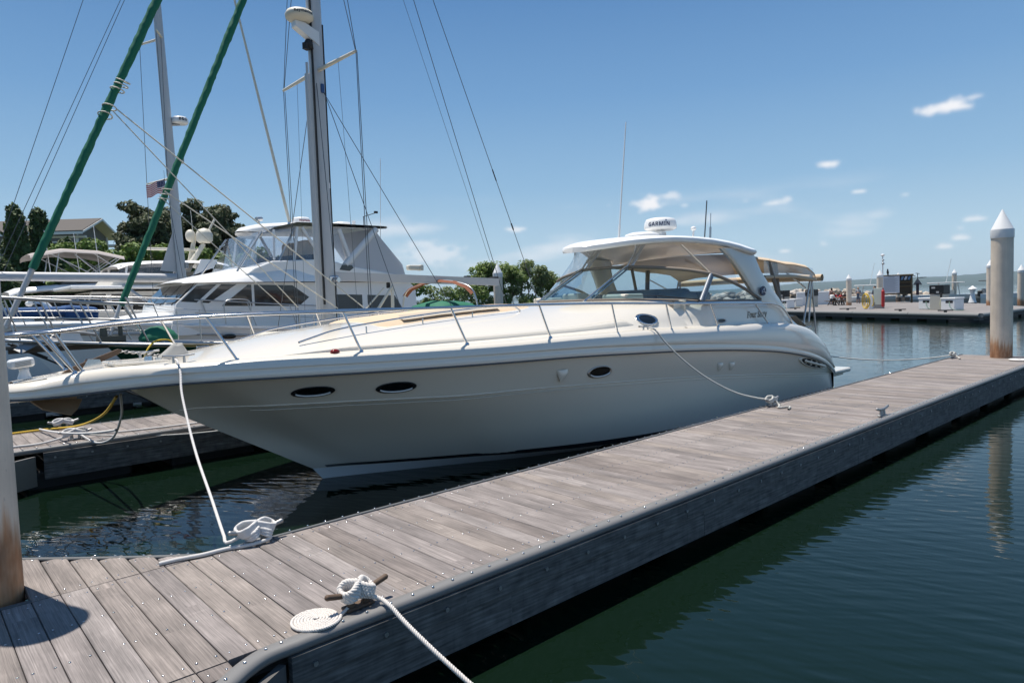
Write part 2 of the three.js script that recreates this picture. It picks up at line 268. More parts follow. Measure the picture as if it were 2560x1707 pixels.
{
  const t = thing('finger_dock', 'weathered grey plank finger dock running past the big white cruiser', 'dock', [9.5, 0, -3.95]);
  const geos = [0, 1, 2, 3, 4].map((k) => plankGeo(1.49, 0.1375, 0.036, k * 0.21, k & 1)), screws = [], studs = [];
  const screw = (x, z) => screws.push(screwGeo.clone().translate(x, DECK + 0.001, z));
  for (let i = 2; ; i++) {
    const x = 0.344 + PITCH * (i + 0.5); if (x > 18.55) break;
    piece(t, 'plank', pick(geos), pick(plankMats), x, DECK + rr(-0.0015, 0.0015), -3.96, rr(-0.0012, 0.0012));
    for (const z of [-3.29, -3.75, -4.2, -4.63]) for (const dx of [-0.042, 0.042]) if (x < 11) screw(x + dx + rr(-0.006, 0.006), z + rr(-0.012, 0.012));
    for (const z of [-3.165, -4.755]) if (x > (z > -4 ? 1.28 : 1.45)) studs.push(studGeo.clone().translate(x + PITCH / 2 + rr(-0.004, 0.004), DECK + 0.008, z));
  }
  // gusset boards where the finger meets the walkway
  for (let i = 1; i < 7; i++) { const x = 0.344 + PITCH * (i + 0.5), e = 5.608 - (x - 0.55) * 0.956; if (e < 4.79) break; const len = e - 4.715 - 0.03; part(t, 'plank', plankGeo(len, 0.1375, 0.036, i * 0.3).translate(x, DECK + rr(-0.001, 0.001), -(4.712 + len / 2)), pick(plankMats)); screw(x - 0.04, -4.78); screw(x + 0.04, -4.78); if (len > 0.25) { screw(x - 0.04, -(4.66 + len)); screw(x + 0.04, -(4.66 + len)); } }
  for (let i = 1; i < 7; i++) { const x = 0.344 + PITCH * (i + 0.5), e = 3.205 - (1.2 - x) * 0.74, len = 3.2 - e - 0.03; if (len < 0.03) break; part(t, 'plank', plankGeo(len, 0.1375, 0.036, i * 0.27).translate(x, DECK + rr(-0.001, 0.001), -(3.2 - len / 2)), pick(plankMats)); screw(x - 0.04, -3.14); screw(x + 0.04, -3.14); }
  part(t, 'screw', screws, M.steel, null, 'stuff');
  const prof2 = railProf.map(([o, y]) => [o * 0.5, y]);
  part(t, 'rub_rail', sweep([[0.2, -2.47], [0.62, -2.77], [1.0, -3.05], [1.1, -3.12], [1.21, -3.168], [1.36, -3.176], [2.2, -3.176], [6, -3.176], [12, -3.176], [15.4, -3.165], [18.6, -3.165]], railProf), M.vinyl);
  part(t, 'rub_rail', sweep([[18.6, -4.745], [10, -4.745], [3, -4.745], [1.6, -4.747], [1.44, -4.77], [1.32, -4.86], [0.98, -5.18], [0.56, -5.6], [0.2, -5.95]], prof2), M.vinylDark);
  for (const [x, z] of [[1.3, -3.18], [1.22, -3.172], [1.1, -3.12], [0.985, -3.04], [0.87, -2.955], [0.75, -2.87], [1.37, -4.824], [1.287, -4.891], [1.149, -5.017], [1.009, -5.157], [0.91, -5.265], [0.77, -5.404], [0.637, -5.537]]) studs.push(studGeo.clone().translate(x, DECK + 0.008, z));
  part(t, 'stud', studs, M.steel, null, 'stuff');
  fasciaRun(t, 1.32, 18.6, -3.13, 1, 0.115); fasciaRun(t, 1.5, 18.6, -4.79, -1, 0.115);
  part(t, 'fascia_board', plate([1.3, 0.115, -3.14], [0.2, 0.115, -2.42], [0.2, 0.43, -2.42], [1.3, 0.43, -3.14], 0.04), M.fascia);
  part(t, 'end_board', box(0.05, 0.4, 1.6, 18.6, 0.28, -3.96), M.fascia);
  for (const z of [-3.35, -3.96, -4.55]) part(t, 'joist', box(17.4, 0.14, 0.06, 9.9, 0.405, z), M.fascia);
  floats(t, 1.3, 18.7, -3.96, 1.26);
}
{
  const t = thing('main_walkway', 'grey plank walkway in the shade of the near white pile', 'dock', [-0.4, 0, -3.5]);
  const geos = [0, 1, 2].map((k) => plankGeo(1.49, 0.1375, 0.036, k * 0.33, k & 1)), screws = [];
  for (let i = -16; i < 2; i++) { const x = 0.344 + PITCH * (i + 0.5); for (const z of [-3.96, -2.46]) { piece(t, 'plank', pick(geos), pick(plankMats), x, DECK + rr(-0.0015, 0.0015), z); for (const s of z < -3 ? [-3.29, -3.75, -4.2, -4.63] : [-3.14, -2.6]) for (const dx of [-0.042, 0.042]) screws.push(screwGeo.clone().translate(x + dx, DECK + 0.001, s + rr(-0.012, 0.012))); } }
  for (let i = 2; i < 8; i++) { const x = 0.344 + PITCH * (i + 0.5), e = 3.205 - (1.2 - x) * 0.74; if (e > 3.17) break; }
  part(t, 'screw', screws, M.steel, null, 'stuff');
  const cross = plankGeo(0.9, 0.1375, 0.036, 0.1).rotateY(Math.PI / 2);
  for (let k = 0; k < 2; k++) piece(t, 'plank', cross, pick(plankMats), 0.1, DECK, -5.375 - k * 0.143);
  part(t, 'frame_board', [box(2.9, 0.1, 0.045, -0.85, DECK - 0.052, -4.735), box(0.04, 0.12, 0.6, 0.565, 0.45, -5.05), box(2.9, 0.12, 0.045, -0.85, 0.45, -5.33)], M.fascia);
  part(t, 'bracket', [box(0.012, 0.14, 0.34, 0.535, 0.44, -5.02), box(0.22, 0.012, 0.12, 0.45, 0.40, -5.2)], M.galv);
  part(t, 'far_deck', [box(2.6, 0.05, 46, -1.1, DECK - 0.026, -28.6), box(2.4, 0.3, 46, -1.1, 0.33, -28.6)], M.fascia);
  for (let z = -1.5; z > -40; z -= 2.2) part(t, 'float', rbox(1.7, 0.62, 1.4, 0.05, -1.2, -0.09, z), M.float);
}
function neighbourFinger(zn, zf, label, planksTo) {
  const t = thing('finger_dock', label, 'dock', [9.5, 0, (zn + zf) / 2]), zc = (zn + zf) / 2, w = Math.abs(zf - zn) - 0.16, geos = [0, 1, 2].map((k) => plankGeo(w, 0.1375, 0.036, k * 0.33, k & 1)), st = [];
  let x = 0.3; for (; x < planksTo; x += PITCH) { piece(t, 'plank', pick(geos), pick(plankMats), x, DECK + rr(-0.0015, 0.0015), zc); for (const z of [zn - 0.045, zf + 0.045]) st.push(studGeo.clone().translate(x + PITCH / 2, DECK + 0.008, z)); }
  part(t, 'deck', box(18.6 - x, 0.036, w, (x + 18.6) / 2, DECK - 0.018, zc), plankMats[5]);
  part(t, 'stud', st.length ? st : studGeo.clone().translate(1, DECK, zn), M.steel, null, 'stuff');
  part(t, 'rub_rail', sweep([[-0.2, zn + 0.85], [0.5, zn + 0.25], [0.86, zn - 0.03], [1.05, zn - 0.055], [1.3, zn - 0.055], [8, zn - 0.055], [18.6, zn - 0.055]], railProf.map(([o, y]) => [o * 0.7, y])), M.vinyl); part(t, 'rub_rail', sweep([[18.6, zf + 0.055], [8, zf + 0.055], [0.2, zf + 0.055]], railProf.map(([o, y]) => [o * 0.6, y])), M.vinylDark);
  fasciaRun(t, 1.28, 18.6, zn, 1, 0.13); fasciaRun(t, 0.3, 18.6, zf, -1, 0.13);
  part(t, 'corner_plate', [plate([1.2, 0.06, zn], [0.3, 0.06, zn + 0.6], [0.3, 0.43, zn + 0.6], [1.2, 0.43, zn], 0.03)], M.galv);
  floats(t, 1.0, 18.7, zc, w - 0.1);
}
neighbourFinger(-10.12, -11.77, 'grey plank finger dock passing under the bow of the white cruiser', 5.2);
neighbourFinger(-17.1, -18.75, 'grey finger dock beyond the green sailing cutter, in deep shade', 4.0);

// ---------------------------------------------------------------- piles
const pileTex = dataTex(512, 512, (u, v) => { // clean white plastic sleeve above, brown tide staining near the waterline (v = 0 bottom)
  const n = fbm(u * 7, v * 18, 2, 4), st = fbm(u * 40, v * 3, 6, 3), edge = 0.248 + 0.05 * fbm(u * 6, 1.3, 4, 3) + 0.05 * st, b = (1 - smooth(v, edge - 0.035, edge + 0.02)) * (0.92 + 0.5 * fbm(u * 30, v * 40, 7, 3));
  const sp = Math.max(0, fbm(u * 60, v * 160, 9, 2) - 0.3) * 3, w = 214 + 22 * n + 12 * st - 60 * sp, br = 1 + 0.5 * n + 0.25 * st;
  return [lerp(w * 1.03, 158 * br, b), lerp(w * 0.955, 112 * br, b), lerp(w * 0.865, 78 * br, b)];
});
const pileMat = new THREE.MeshStandardMaterial({ map: pileTex, roughness: 0.55, bumpMap: pileTex, bumpScale: 0.001 });
function pile(x, z, top, label, group, r = 0.207, name = 'dock_pile') { // top: y of the cone tip
  const t = thing(name, label, 'pile', [x, 0, z], group), h = top - 0.62;
  const s = new THREE.CylinderGeometry(r, r, h + 1.4, 40, 1, true).translate(x, (h - 1.4) / 2, z), uv = s.attributes.uv, p = s.attributes.position;
  for (let i = 0; i < p.count; i++) uv.setY(i, Math.min(0.985, (p.getY(i) + 0.35) / 5));
  part(t, 'shaft', s, pileMat);
  part(t, 'cap', lathe([[r - 0.01, h - 0.02], [r + 0.012, h - 0.02], [r + 0.014, h + 0.16], [r + 0.004, h + 0.175], [0.012, h + 0.6], [0, h + 0.604]], x, 0, z, 40), M.white);
  return t;
}
const pNear = pile(0.283, -5.02, 3.75, 'tall near white pile with brown stained foot at the left edge of the walkway');
const pStern = pile(18.1, -3.87, 3.78, 'white pile with orange rust spots standing in the end of the near finger dock');
{ const q = []; for (const [a, y, sz, l] of [[2.95, 2.02, 0.05, 1.6], [3.35, 2.03, 0.034, 1.2], [2.8, 2.04, 0.02, 1.6], [3.05, 1.0, 0.02, 1.3], [2.85, 0.97, 0.012, 1.3], [2.78, 0.9, 0.014, 1.4], [3.1, 1.45, 0.01, 1], [2.7, 1.98, 0.009, 1]]) { const g = new THREE.CylinderGeometry(0.2085, 0.2085, sz * 2 * l, 6, 1, true, -sz / 0.2, sz * 1.6 / 0.2); g.rotateY(a - 0.2); g.translate(18.1, y, -3.87); q.push(g); } part(pStern, 'rust_spot', q, mat(0.26, 0.07, 0.03, 0.85)); }

// ---------------------------------------------------------------- cleats and mooring lines
function cleat(x, z, m, label, ry = 0) {
  const t = thing('dock_cleat', label, 'cleat', [x, DECK, z], 'horn cleats bolted to the dock edges'), y = DECK + 0.004;
  const hb = (g) => g;
  part(t, 'base', [rbox(0.17, 0.016, 0.075, 0.006, x, y + 0.008, z)], m);
  part(t, 'leg', bar([x - 0.045, y, z], [x - 0.045, y + 0.075, z], 0.024, 0.017, 10), m); part(t, 'leg', bar([x + 0.045, y, z], [x + 0.045, y + 0.075, z], 0.024, 0.017, 10), m);
  part(t, 'horn', [tube([[x - 0.18, y + 0.108, z], [x - 0.1, y + 0.09, z], [x, y + 0.085, z], [x + 0.1, y + 0.09, z], [x + 0.18, y + 0.108, z]], 0.0165, 20, 8), ball(0.0168, x - 0.18, y + 0.108, z), ball(0.0168, x + 0.18, y + 0.108, z)], m);
  t.rotation.y = ry; return t;
}
function wrapPts(x, y, z, turns, sx, sz) { const p = []; for (let i = 0; i <= turns * 10; i++) { const t = i / 10 * Math.PI * 2, k = i / (turns * 10); p.push([x + sx * (0.85 + 0.25 * k) * Math.sin(t), y + 0.075 + 0.05 * k + 0.024 * Math.cos(2 * t + 0.5), z + sz * (1 - 0.2 * k) * Math.sin(2 * t + 0.3) * 1.1]); } return p; }
const ropeGrey = ropeMat(0.62, 0.60, 0.58, [30, 1]), ropeWhite = ropeMat(0.66, 0.63, 0.60, [40, 1]), ropeFine = ropeMat(0.60, 0.59, 0.55, [120, 1]), ropeYellow = ropeMat(0.62, 0.40, 0.05, [60, 1]);
cleat(1.79, -4.70, M.galv, 'grey cleat wrapped in bow line at the inner end of the near finger dock');
cleat(1.77, -3.265, M.rust, 'rusty brown cleat with thick white rope beside the flat coil', 0.05);
cleat(9.2, -4.68, M.galv, 'cleat on the cruiser side of the near finger dock holding the spring line');
cleat(9.24, -3.225, M.galv, 'bare cleat on the outer edge of the near finger dock');
cleat(17.5, -4.64, M.galv, 'cleat near the dock end holding the stern line of the cruiser');
cleat(1.69, -10.46, M.galv, 'cleat with knotted grey line on the front edge of the finger under the bow');
cleat(1.74, -11.62, M.galv, 'cleat with yellow and grey line on the back edge of the finger under the bow');
single('mooring_line', [tube([[2.06, 1.69, -7.36], [2.06, 1.66, -7.2], [2.05, 1.56, -7.09], [2.0, 1.40, -6.92], [1.94, 1.18, -6.6], [1.85, 0.93, -6.1], [1.73, 0.70, -5.4], [1.62, 0.575, -4.85], [1.60, 0.56, -4.74], [1.72, 0.60, -4.71]], 0.0115, 90, 8),
  tube(wrapPts(1.79, DECK + 0.01, -4.70, 6, 0.125, 0.05), 0.0125, 360, 8), tube(wrapPts(1.80, DECK - 0.02, -4.69, 3, 0.09, 0.06), 0.0125, 200, 8), tube([[1.84, 0.6, -4.66], [1.86, 0.56, -4.63], [1.75, 0.538, -4.64], [1.58, 0.536, -4.69], [1.42, 0.536, -4.70], [1.28, 0.536, -4.735], [1.17, 0.536, -4.745]], 0.0135, 40, 8)], ropeGrey, 'white bow line from the cruiser wrapped round the inner grey cleat', 'rope');
single('mooring_line', [tube([[7.99, 1.70, -5.9], [8.01, 1.66, -5.80], [8.08, 1.50, -5.70], [8.25, 1.22, -5.5], [8.5, 0.94, -5.25], [8.8, 0.73, -5.0], [9.05, 0.64, -4.8], [9.15, 0.62, -4.7]], 0.0125, 80, 8), tube(wrapPts(9.2, DECK, -4.68, 3, 0.1, 0.045), 0.0135, 160, 8), tube([[9.24, 0.6, -4.64], [9.22, 0.54, -4.58], [9.05, 0.536, -4.5], [9.2, 0.536, -4.42], [9.0, 0.536, -4.34]], 0.0135, 40, 8)], ropeFine, 'white spring line sagging from the side of the cruiser to a dock cleat', 'rope');
single('mooring_line', [tube(sag([14.25, 0.78, -6.0], [17.42, 0.6, -4.64], 0.1), 0.012, 60, 8), tube(wrapPts(17.5, DECK, -4.64, 3, 0.09, 0.045), 0.014, 120, 8), tube([[17.5, 0.6, -4.6], [17.45, 0.55, -4.52], [17.3, 0.536, -4.45]], 0.014, 20, 8)], ropeFine, 'white stern line stretched over the water to the end of the dock', 'rope');
{
  const p = [[1.70, 0.60, -3.25], [1.80, 0.585, -3.22], [1.862, 0.56, -3.19], [1.875, 0.54, -3.11], [1.885, 0.50, -3.03], [1.905, 0.44, -2.9], [1.955, 0.34, -2.72], [2.03, 0.22, -2.5], [2.2, 0.05, -2.1], [2.4, -0.1, -1.7]];
  single('mooring_line', [...laid(p, 0.0125, 0.042), ...laid(wrapPts(1.77, DECK + 0.002, -3.262, 4, 0.085, 0.05), 0.0165, 0.05)], M.rope, 'thick white rope knotted on the rusty cleat and running down over the dock edge', 'rope');
  const s = []; for (let i = 0; i <= 330; i++) { const a = i / 330 * 7 * 2 * Math.PI, r = 0.012 + 0.0163 * a / (2 * Math.PI); s.push([1.527 + r * Math.cos(-a + 0.4), DECK + 0.012, -3.275 + r * Math.sin(-a + 0.4)]); }
  s.push([1.67, DECK + 0.014, -3.24], [1.70, DECK + 0.02, -3.25]);
  single('coiled_rope', laid(s, 0.0095, 0.034, 4, 8), M.rope, 'flat spiral coil of white rope lying on the dock edge', 'rope');
}
single('coiled_rope', tube(Array.from({ length: 50 }, (_, i) => { const a = i / 50 * 5 * 6.283; return [17.5 + 0.2 * (0.4 + i / 80) * Math.cos(a), DECK + 0.02, -3.4 + 0.2 * (0.4 + i / 80) * Math.sin(a)]; }), 0.014, 200, 6), ropeWhite, 'small white rope coil beside the pile at the dock end', 'rope');
// lines on the neighbouring finger
single('mooring_line', [tube(sag([1.72, 0.9, -8.3], [1.45, 0.56, -11.6], 0.05), 0.013, 40, 8), tube(wrapPts(1.74, DECK, -11.62, 3, 0.12, 0.05), 0.014, 120, 8)], ropeGrey, 'grey line from the cruiser stem to the back cleat of the finger dock', 'rope');
single('mooring_line', [tube([[1.70, 1.28, -8.1], [1.75, 1.0, -9.0], [1.8, 0.62, -11.0], [1.7, 0.55, -11.5], [1.4, 0.54, -11.65], [0.7, 0.54, -11.6]], 0.015, 60, 8)], ropeYellow, 'yellow line drooping from under the bow onto the finger dock', 'rope');
single('mooring_line', [tube([[1.74, 1.3, -8.1], [1.9, 0.95, -8.9], [1.95, 0.56, -9.8], [1.85, 0.50, -10.1], [1.72, 0.6, -10.45]], 0.0135, 50, 8), tube(wrapPts(1.69, DECK, -10.46, 4, 0.13, 0.06), 0.0145, 180, 8), tube([[1.75, 0.58, -10.42], [2.2, 0.538, -10.5], [3.0, 0.537, -10.36], [4.0, 0.537, -10.34]], 0.012, 40, 8), tube([[1.6, 0.58, -10.44], [1.3, 0.54, -10.4], [1.0, 0.537, -10.45], [0.5, 0.537, -10.5]], 0.014, 40, 8)], ropeGrey, 'grey line knotted on the front cleat of the finger under the bow', 'rope');
single('mooring_line', tube(sag([1.78, 0.58, -10.4], [4.4, 0.55, -9.6], 0.12), 0.010, 40, 6), ropeFine, 'thin slack line hanging along the side of the finger under the bow', 'rope');
// ---------------------------------------------------------------- the big white express cruiser
{
  const ZC = -7.9, T = thing('motor_cruiser', 'big white express cruiser with hardtop moored along the near finger dock', 'cruiser', [7.5, 0, ZC]);
  const P = (x, y, w) => [x, y, ZC + w], bar3 = (a, b, r, r2, n) => bar(P(...a), P(...b), r, r2, n), tb = (pts, r, s, n) => tube(pts.map((p) => P(...p)), r, s, n);
  const both = (name, g, m, par = T) => [part(par, name, g, m), part(par, name, mirrorZ(g.clone().translate(OFF.get(par).x, OFF.get(par).y, OFF.get(par).z), ZC), m)];
  const bR = (x) => { let b = 0.33 + 1.79 * (1 - Math.pow(1 - clamp((x - 1.3) / 6.5, 0, 1), 2.3)); if (x < 0.98) b = 0.33 * Math.sqrt(Math.max(0, 1 - Math.pow((0.98 - x) / 0.3, 2))); if (x > 12) b -= 0.16 * Math.pow((x - 12) / 2.4, 2); return b; };
  const yR = table([[0.68, 1.40], [1.185, 1.40], [1.62, 1.429], [2.04, 1.45], [2.54, 1.454], [3.7, 1.445], [5.24, 1.43], [6.2, 1.419], [7.9, 1.356], [9.63, 1.26], [11.49, 1.10], [12.86, 0.897], [13.83, 0.662], [14.4, 0.43]]);
  const yG = table([[0.68, 1.53], [1.02, 1.565], [1.34, 1.61], [1.7, 1.638], [2.6, 1.646], [3.8, 1.657], [5.3, 1.663], [6.3, 1.672], [7.57, 1.67], [9.2, 1.634], [11.2, 1.604], [12.0, 1.57], [12.55, 1.517], [13.05, 1.43], [13.475, 1.30], [14.07, 0.955], [14.4, 0.62]]);
  const yK = table([[2.16, 1.08], [2.34, 1.11], [2.68, 1.116], [3.54, 1.104], [4.19, 1.083], [5, 1.052], [5.65, 1.047], [6.8, 1.007], [8.35, 0.922], [10.35, 0.776], [14.4, 0.41]]);
  const chineT = table([[3.75, 0.15, 0.0], [4.1, 0.145, 0.17], [4.47, 0.135, 0.37], [5.09, 0.12, 0.69], [5.57, 0.11, 0.94], [6.17, 0.09, 1.24], [7.2, 0.055, 1.58], [8.5, 0.0, 1.80], [10, -0.05, 1.91], [14.4, -0.1, 1.93]]);
  const wTop = (x) => (bR(x) - 0.03) * Math.pow(clamp((x - 1.68) / 0.62, 0, 1), 0.42);
  const wKn = (x) => Math.max(0, bR(x) - 0.08 - 0.5 * Math.exp(-(x - 2) / 2.5)) * Math.pow(clamp((x - 2.14) / 0.75, 0, 1), 0.5);
  const NS = 90, XE = 14.4, ease = (s) => s * s * 0.55 + s * 0.45;
  const row = (x0, f) => Array.from({ length: NS + 1 }, (_, i) => f(lerp(x0, XE, ease(i / NS))));
  const top = row(1.68, (x) => [x, yR(x)[0], wTop(x)]), kn = row(2.16, (x) => [x, yK(x)[0], wKn(x)]), ch = row(3.75, (x) => { const [y, w] = chineT(x); return [x, y, w]; }), keel = row(4.5, (x) => [x, -0.75, 0]);
  const between = (A, B, n, hollow) => Array.from({ length: n + 1 }, (_, k) => { const t = k / n; return A.map((a, i) => { const b = B[i], s = Math.sin(Math.PI * t) * hollow * Math.exp(-Math.pow(i / NS / 0.4, 2)); return P(lerp(a[0], b[0], t), lerp(a[1], b[1], t), Math.max(0, lerp(a[2], b[2], t) - s * Math.min(1, a[2] / 0.4))); }); });
  const lowerSide = skin(between(kn, ch, 8, 0.1)), hull = part(T, 'hull', [lowerSide, mirrorZ(lowerSide, ZC)], M.gelHull);
  both('upper_side', skin(between(top, kn, 6, 0.03)), M.gelWarm, hull);
  both('bottom', skin(between(ch, keel, 4, 0).map((r) => r.slice(0, 44))), M.white, hull); both('bottom', skin(between(ch, keel, 4, 0).map((r) => r.slice(43))), M.blackMatt, hull);
  both('knuckle_moulding', merge([tube(kn.slice(1).map((p) => P(p[0], p[1], p[2] + 0.002)), 0.008, 140, 6), tube(kn.slice(9).map((p) => P(p[0], p[1] - 0.045, p[2] - 0.002)), 0.004, 120, 6)]), M.gelWarm, hull);
  // black boot stripe just above the chine, widening aft
  both('boot_stripe', skin([0, 1].map((k) => row(3.9, (x) => { const [y, w] = chineT(x), wide = 0.045 + 0.03 * smooth(x, 5, 8) + 0.14 * smooth(x, 7, 13), t = (k ? wide : 0) / Math.max(0.3, yK(x)[0] - y); return P(x - (1 - clamp((x - 3.75) / 1.5, 0, 1)) * (k ? wide * 1.5 : 0), y + 0.006 + (k ? wide : 0), lerp(w, wKn(x), t) + 0.012); })), false, true), M.black, hull);
  const cap = [top, kn, ch, keel].map((r) => r[NS]); part(hull, 'transom', fan([...cap.map((p) => P(...p)), ...cap.slice(0, 3).reverse().map((p) => P(p[0], p[1], -p[2]))]), M.gel);
  // rounded gunwale above the rub rail
  const XS = []; for (let x = 0.685; x < 14.36; x += x < 1.7 || x > 12 ? 0.06 : 0.17) XS.push(x); XS.push(14.39);
  const gp = [[0, 0], [0.012, 0.03], [0.0, 0.06], [-0.012, 0.1], [0.004, 0.16, 1], [0.012, 0.45, 1], [-0.004, 0.68, 1], [-0.035, 0.87, 1], [-0.09, 0.985, 1], [-0.13, 1.0, 1]];
  const gunwale = skin(gp.map(([o, y, rel]) => XS.map((x) => { const r = yR(x)[0], g = yG(x)[0], h = g - r, b = bR(x), k = Math.min(1, b / 0.33); return P(x + (x < 0.99 ? -o * 0.6 : 0), r + (rel ? Math.max(0.1 * Math.min(1, h / 0.2), y * h) : y * Math.min(1, h / 0.2)), Math.max(0, b + o * k)); })), false, true), deck = part(T, 'deck', [gunwale, mirrorZ(gunwale, ZC)], M.gel);
  both('rub_rail', merge([tube(XS.map((x) => P(x, yR(x)[0] - 0.012, bR(x) + 0.004)), 0.010, 200, 6)]), M.vinylDark);
  // pulpit underside and platform
  part(deck, 'pulpit_underside', skin([1, 0.5, 0, -0.5, -1].map((f) => XS.filter((x) => x < 2.4).map((x) => P(x, yR(x)[0] - 0.02 - 0.03 * (1 - f * f), bR(x) * f)))), M.gel);
  // foredeck: low at the bow, crowned trunk cabin further aft
  const yC = table([[0.6, 1.52], [1.2, 1.585], [1.8, 1.63], [2.15, 1.65], [2.5, 1.71], [2.8, 1.765], [3.3, 1.845], [4.3, 1.94], [5.7, 2.03], [6.7, 2.06], [8.3, 2.095], [9.3, 2.085]]);
  const nExp = table([[2, 2], [3, 1.95], [5, 1.9], [6.5, 2.1], [7.5, 3.2], [8.3, 5.5], [9.3, 9]]);
  const FX = []; for (let x = 0.8; x <= 9.31; x += 0.105) FX.push(x);
  const fr = []; for (let k = 0; k <= 44; k++) { const s = Math.sin((k / 44 - 0.5) * Math.PI); fr.push(Math.sign(s) * Math.pow(Math.abs(s), 0.85)); }
  const deckPt = (x, f) => { const W = Math.max(0.01, bR(x) - 0.125), g = yG(x)[0], c = yC(x)[0], n = nExp(x)[0], a = Math.abs(f), edge = 0.93; const bow = smooth(x, 2.05, 2.6); return P(x, a > edge ? g - 0.01 * (1 - (a - edge) / (1 - edge)) : (g - 0.012) + (c - g + 0.012) * Math.pow(1 - Math.pow(a / edge, lerp(6, n, bow)), lerp(0.6, 0.85, bow)), W * f); };
  part(deck, 'foredeck', skin(FX.map((x) => fr.map((f) => deckPt(x, f))), false, true), M.gel);
  // a moulded strake along each side of the trunk
  both('side_strake', skin([[0, 0], [0.5, 1], [1, 0.9], [1.4, 0]].map(([dy, o]) => Array.from({ length: 60 }, (_, i) => { const x = lerp(3.0, 7.92, i / 59), e = Math.min(1, (i) / 8, (59 - i) / 2.2), W = bR(x) - 0.125, f = lerp(0.90, 0.9, i / 59), b = deckPt(x, f - dy * 0.045 * e); return [b[0], b[1] + o * 0.022 * e, b[2] + o * 0.03 * e]; })), false, true), M.gel, deck);
  const deckW = (x, y) => { let best = 0, e = 9; for (let f = 0.5; f <= 0.93; f += 0.004) { const q = deckPt(x, f); if (Math.abs(q[1] - y) < e) { e = Math.abs(q[1] - y); best = q[2] - ZC; } } return best; };
  // cockpit sides: side deck, cabin side up to the window sill, inner wall, floor
  const yS = table([[9.0, 2.055], [9.6, 2.03], [11.4, 1.985], [12.0, 1.95], [12.35, 1.80], [12.7, 1.62], [13.0, 1.46]]);
  const CX = []; for (let x = 9.1; x <= 13.01; x += 0.13) CX.push(x);
  const side = (x) => { const b = bR(x), g = yG(x)[0], s = Math.max(g + 0.01, yS(x)[0]), h = s - g; return [[b - 0.125, g], [b - 0.155, g - 0.012], [b - 0.17, g + 0.02 * Math.min(1, h * 5)], [b - 0.195, g + h * 0.35], [b - 0.215, g + h * 0.62], [b - 0.235, g + h * 0.8], [b - 0.255, g + h * 0.95], [b - 0.285, s], [b - 0.42, s], [b - 0.45, s - 0.04], [b - 0.5, 1.05]]; };
  both('cockpit_side', skin(Array.from({ length: 11 }, (_, k) => CX.map((x) => { const q = side(x)[k]; return P(x, q[1], k > 1 && k < 8 && x < 9.95 ? lerp(deckW(Math.min(x, 9.31), q[1]), q[0], smooth(x, 9.12, 9.95)) : q[0]); })), false, true), M.gel, deck);
  part(deck, 'cockpit_sole', box(4.0, 0.05, 3.5, 11.2, 1.05, ZC), M.cream); part(deck, 'dash', [plate(P(9.3, 1.05, 1.7), P(9.3, 1.05, -1.7), P(9.3, 2.07, -1.75), P(9.3, 2.07, 1.75), 0.03), rbox(0.5, 0.12, 0.5, 0.04, 9.0, 2.13, ZC + 0.75), rbox(0.3, 0.16, 0.4, 0.04, 9.1, 2.15, ZC - 0.4), rbox(0.3, 0.1, 0.5, 0.04, 9.0, 2.12, ZC - 1.0)], M.cream2);
  part(deck, 'aft_deck', skin([1, 0.6, 0.2, -0.2, -0.6, -1].map((f) => XS.filter((x) => x > 12.9).map((x) => P(x, yG(x)[0] + 0.02 * (1 - f * f), (bR(x) - 0.125) * f)))), M.gel);
  part(deck, 'swim_platform', [rbox(1.45, 0.1, 3.5, 0.045, 15.05, 0.36, ZC), rbox(1.3, 0.06, 3.3, 0.025, 14.95, 0.28, ZC)], M.gel); part(deck, 'platform_locker', rbox(0.5, 0.2, 0.5, 0.05, 14.65, 0.5, ZC + 1.45), M.gel);
  // seats
  const seat = part(T, 'helm_seat', [rbox(0.5, 0.55, 0.62, 0.1, 10.2, 1.92, ZC + 0.35), rbox(0.5, 0.55, 0.62, 0.1, 10.2, 1.92, ZC + 1.0)], M.seat); part(seat, 'bolster', [rbox(0.2, 0.26, 1.0, 0.09, 10.32, 2.13, ZC + 0.66), rbox(0.16, 0.42, 0.4, 0.07, 10.45, 1.98, ZC + 1.28)], M.seat);
  part(T, 'companion_seat', [rbox(1.1, 0.5, 0.55, 0.12, 10.7, 1.95, ZC - 0.9), rbox(0.24, 0.3, 1.0, 0.1, 11.1, 2.12, ZC - 0.8)], M.seat);

  // windscreen
  const baseC = new THREE.CatmullRomCurve3([[8.24, 2.105, 0], [8.32, 2.105, 0.52], [8.72, 2.095, 1.02], [9.15, 2.07, 1.46], [9.62, 2.035, 1.82], [10.4, 2.02, 1.86], [11.5, 1.995, 1.86]].map((p) => V(...P(...p))));
  const topC = new THREE.CatmullRomCurve3([[9.36, 2.66, 0], [9.45, 2.655, 0.5], [9.62, 2.63, 0.85], [9.74, 2.60, 1.12], [9.87, 2.55, 1.46], [10.06, 2.47, 1.75], [10.84, 2.275, 1.81], [11.5, 2.02, 1.86]].map((p) => V(...P(...p))));
  const seek = (c, f) => { let lo = 0, hi = 1; for (let i = 0; i < 30; i++) { const m = (lo + hi) / 2; f(c.getPoint(m)) ? lo = m : hi = m; } return lo; };
  const tb1 = seek(baseC, (p) => p.z - ZC < 0.52), tt1 = seek(topC, (p) => p.z - ZC < 0.5), tb2 = seek(baseC, (p) => p.x < 9.63), tt2 = seek(topC, (p) => p.x < 10.06);
  const pane = (a0, a1, b0, b1, n = 14) => skin([0, 0.5, 1].map((k) => Array.from({ length: n + 1 }, (_, i) => { const p = baseC.getPoint(lerp(a0, a1, i / n)), q = topC.getPoint(lerp(b0, b1, i / n)); return p.lerp(q, k).toArray(); })));
  const mir = (g) => mirrorZ(g, ZC);
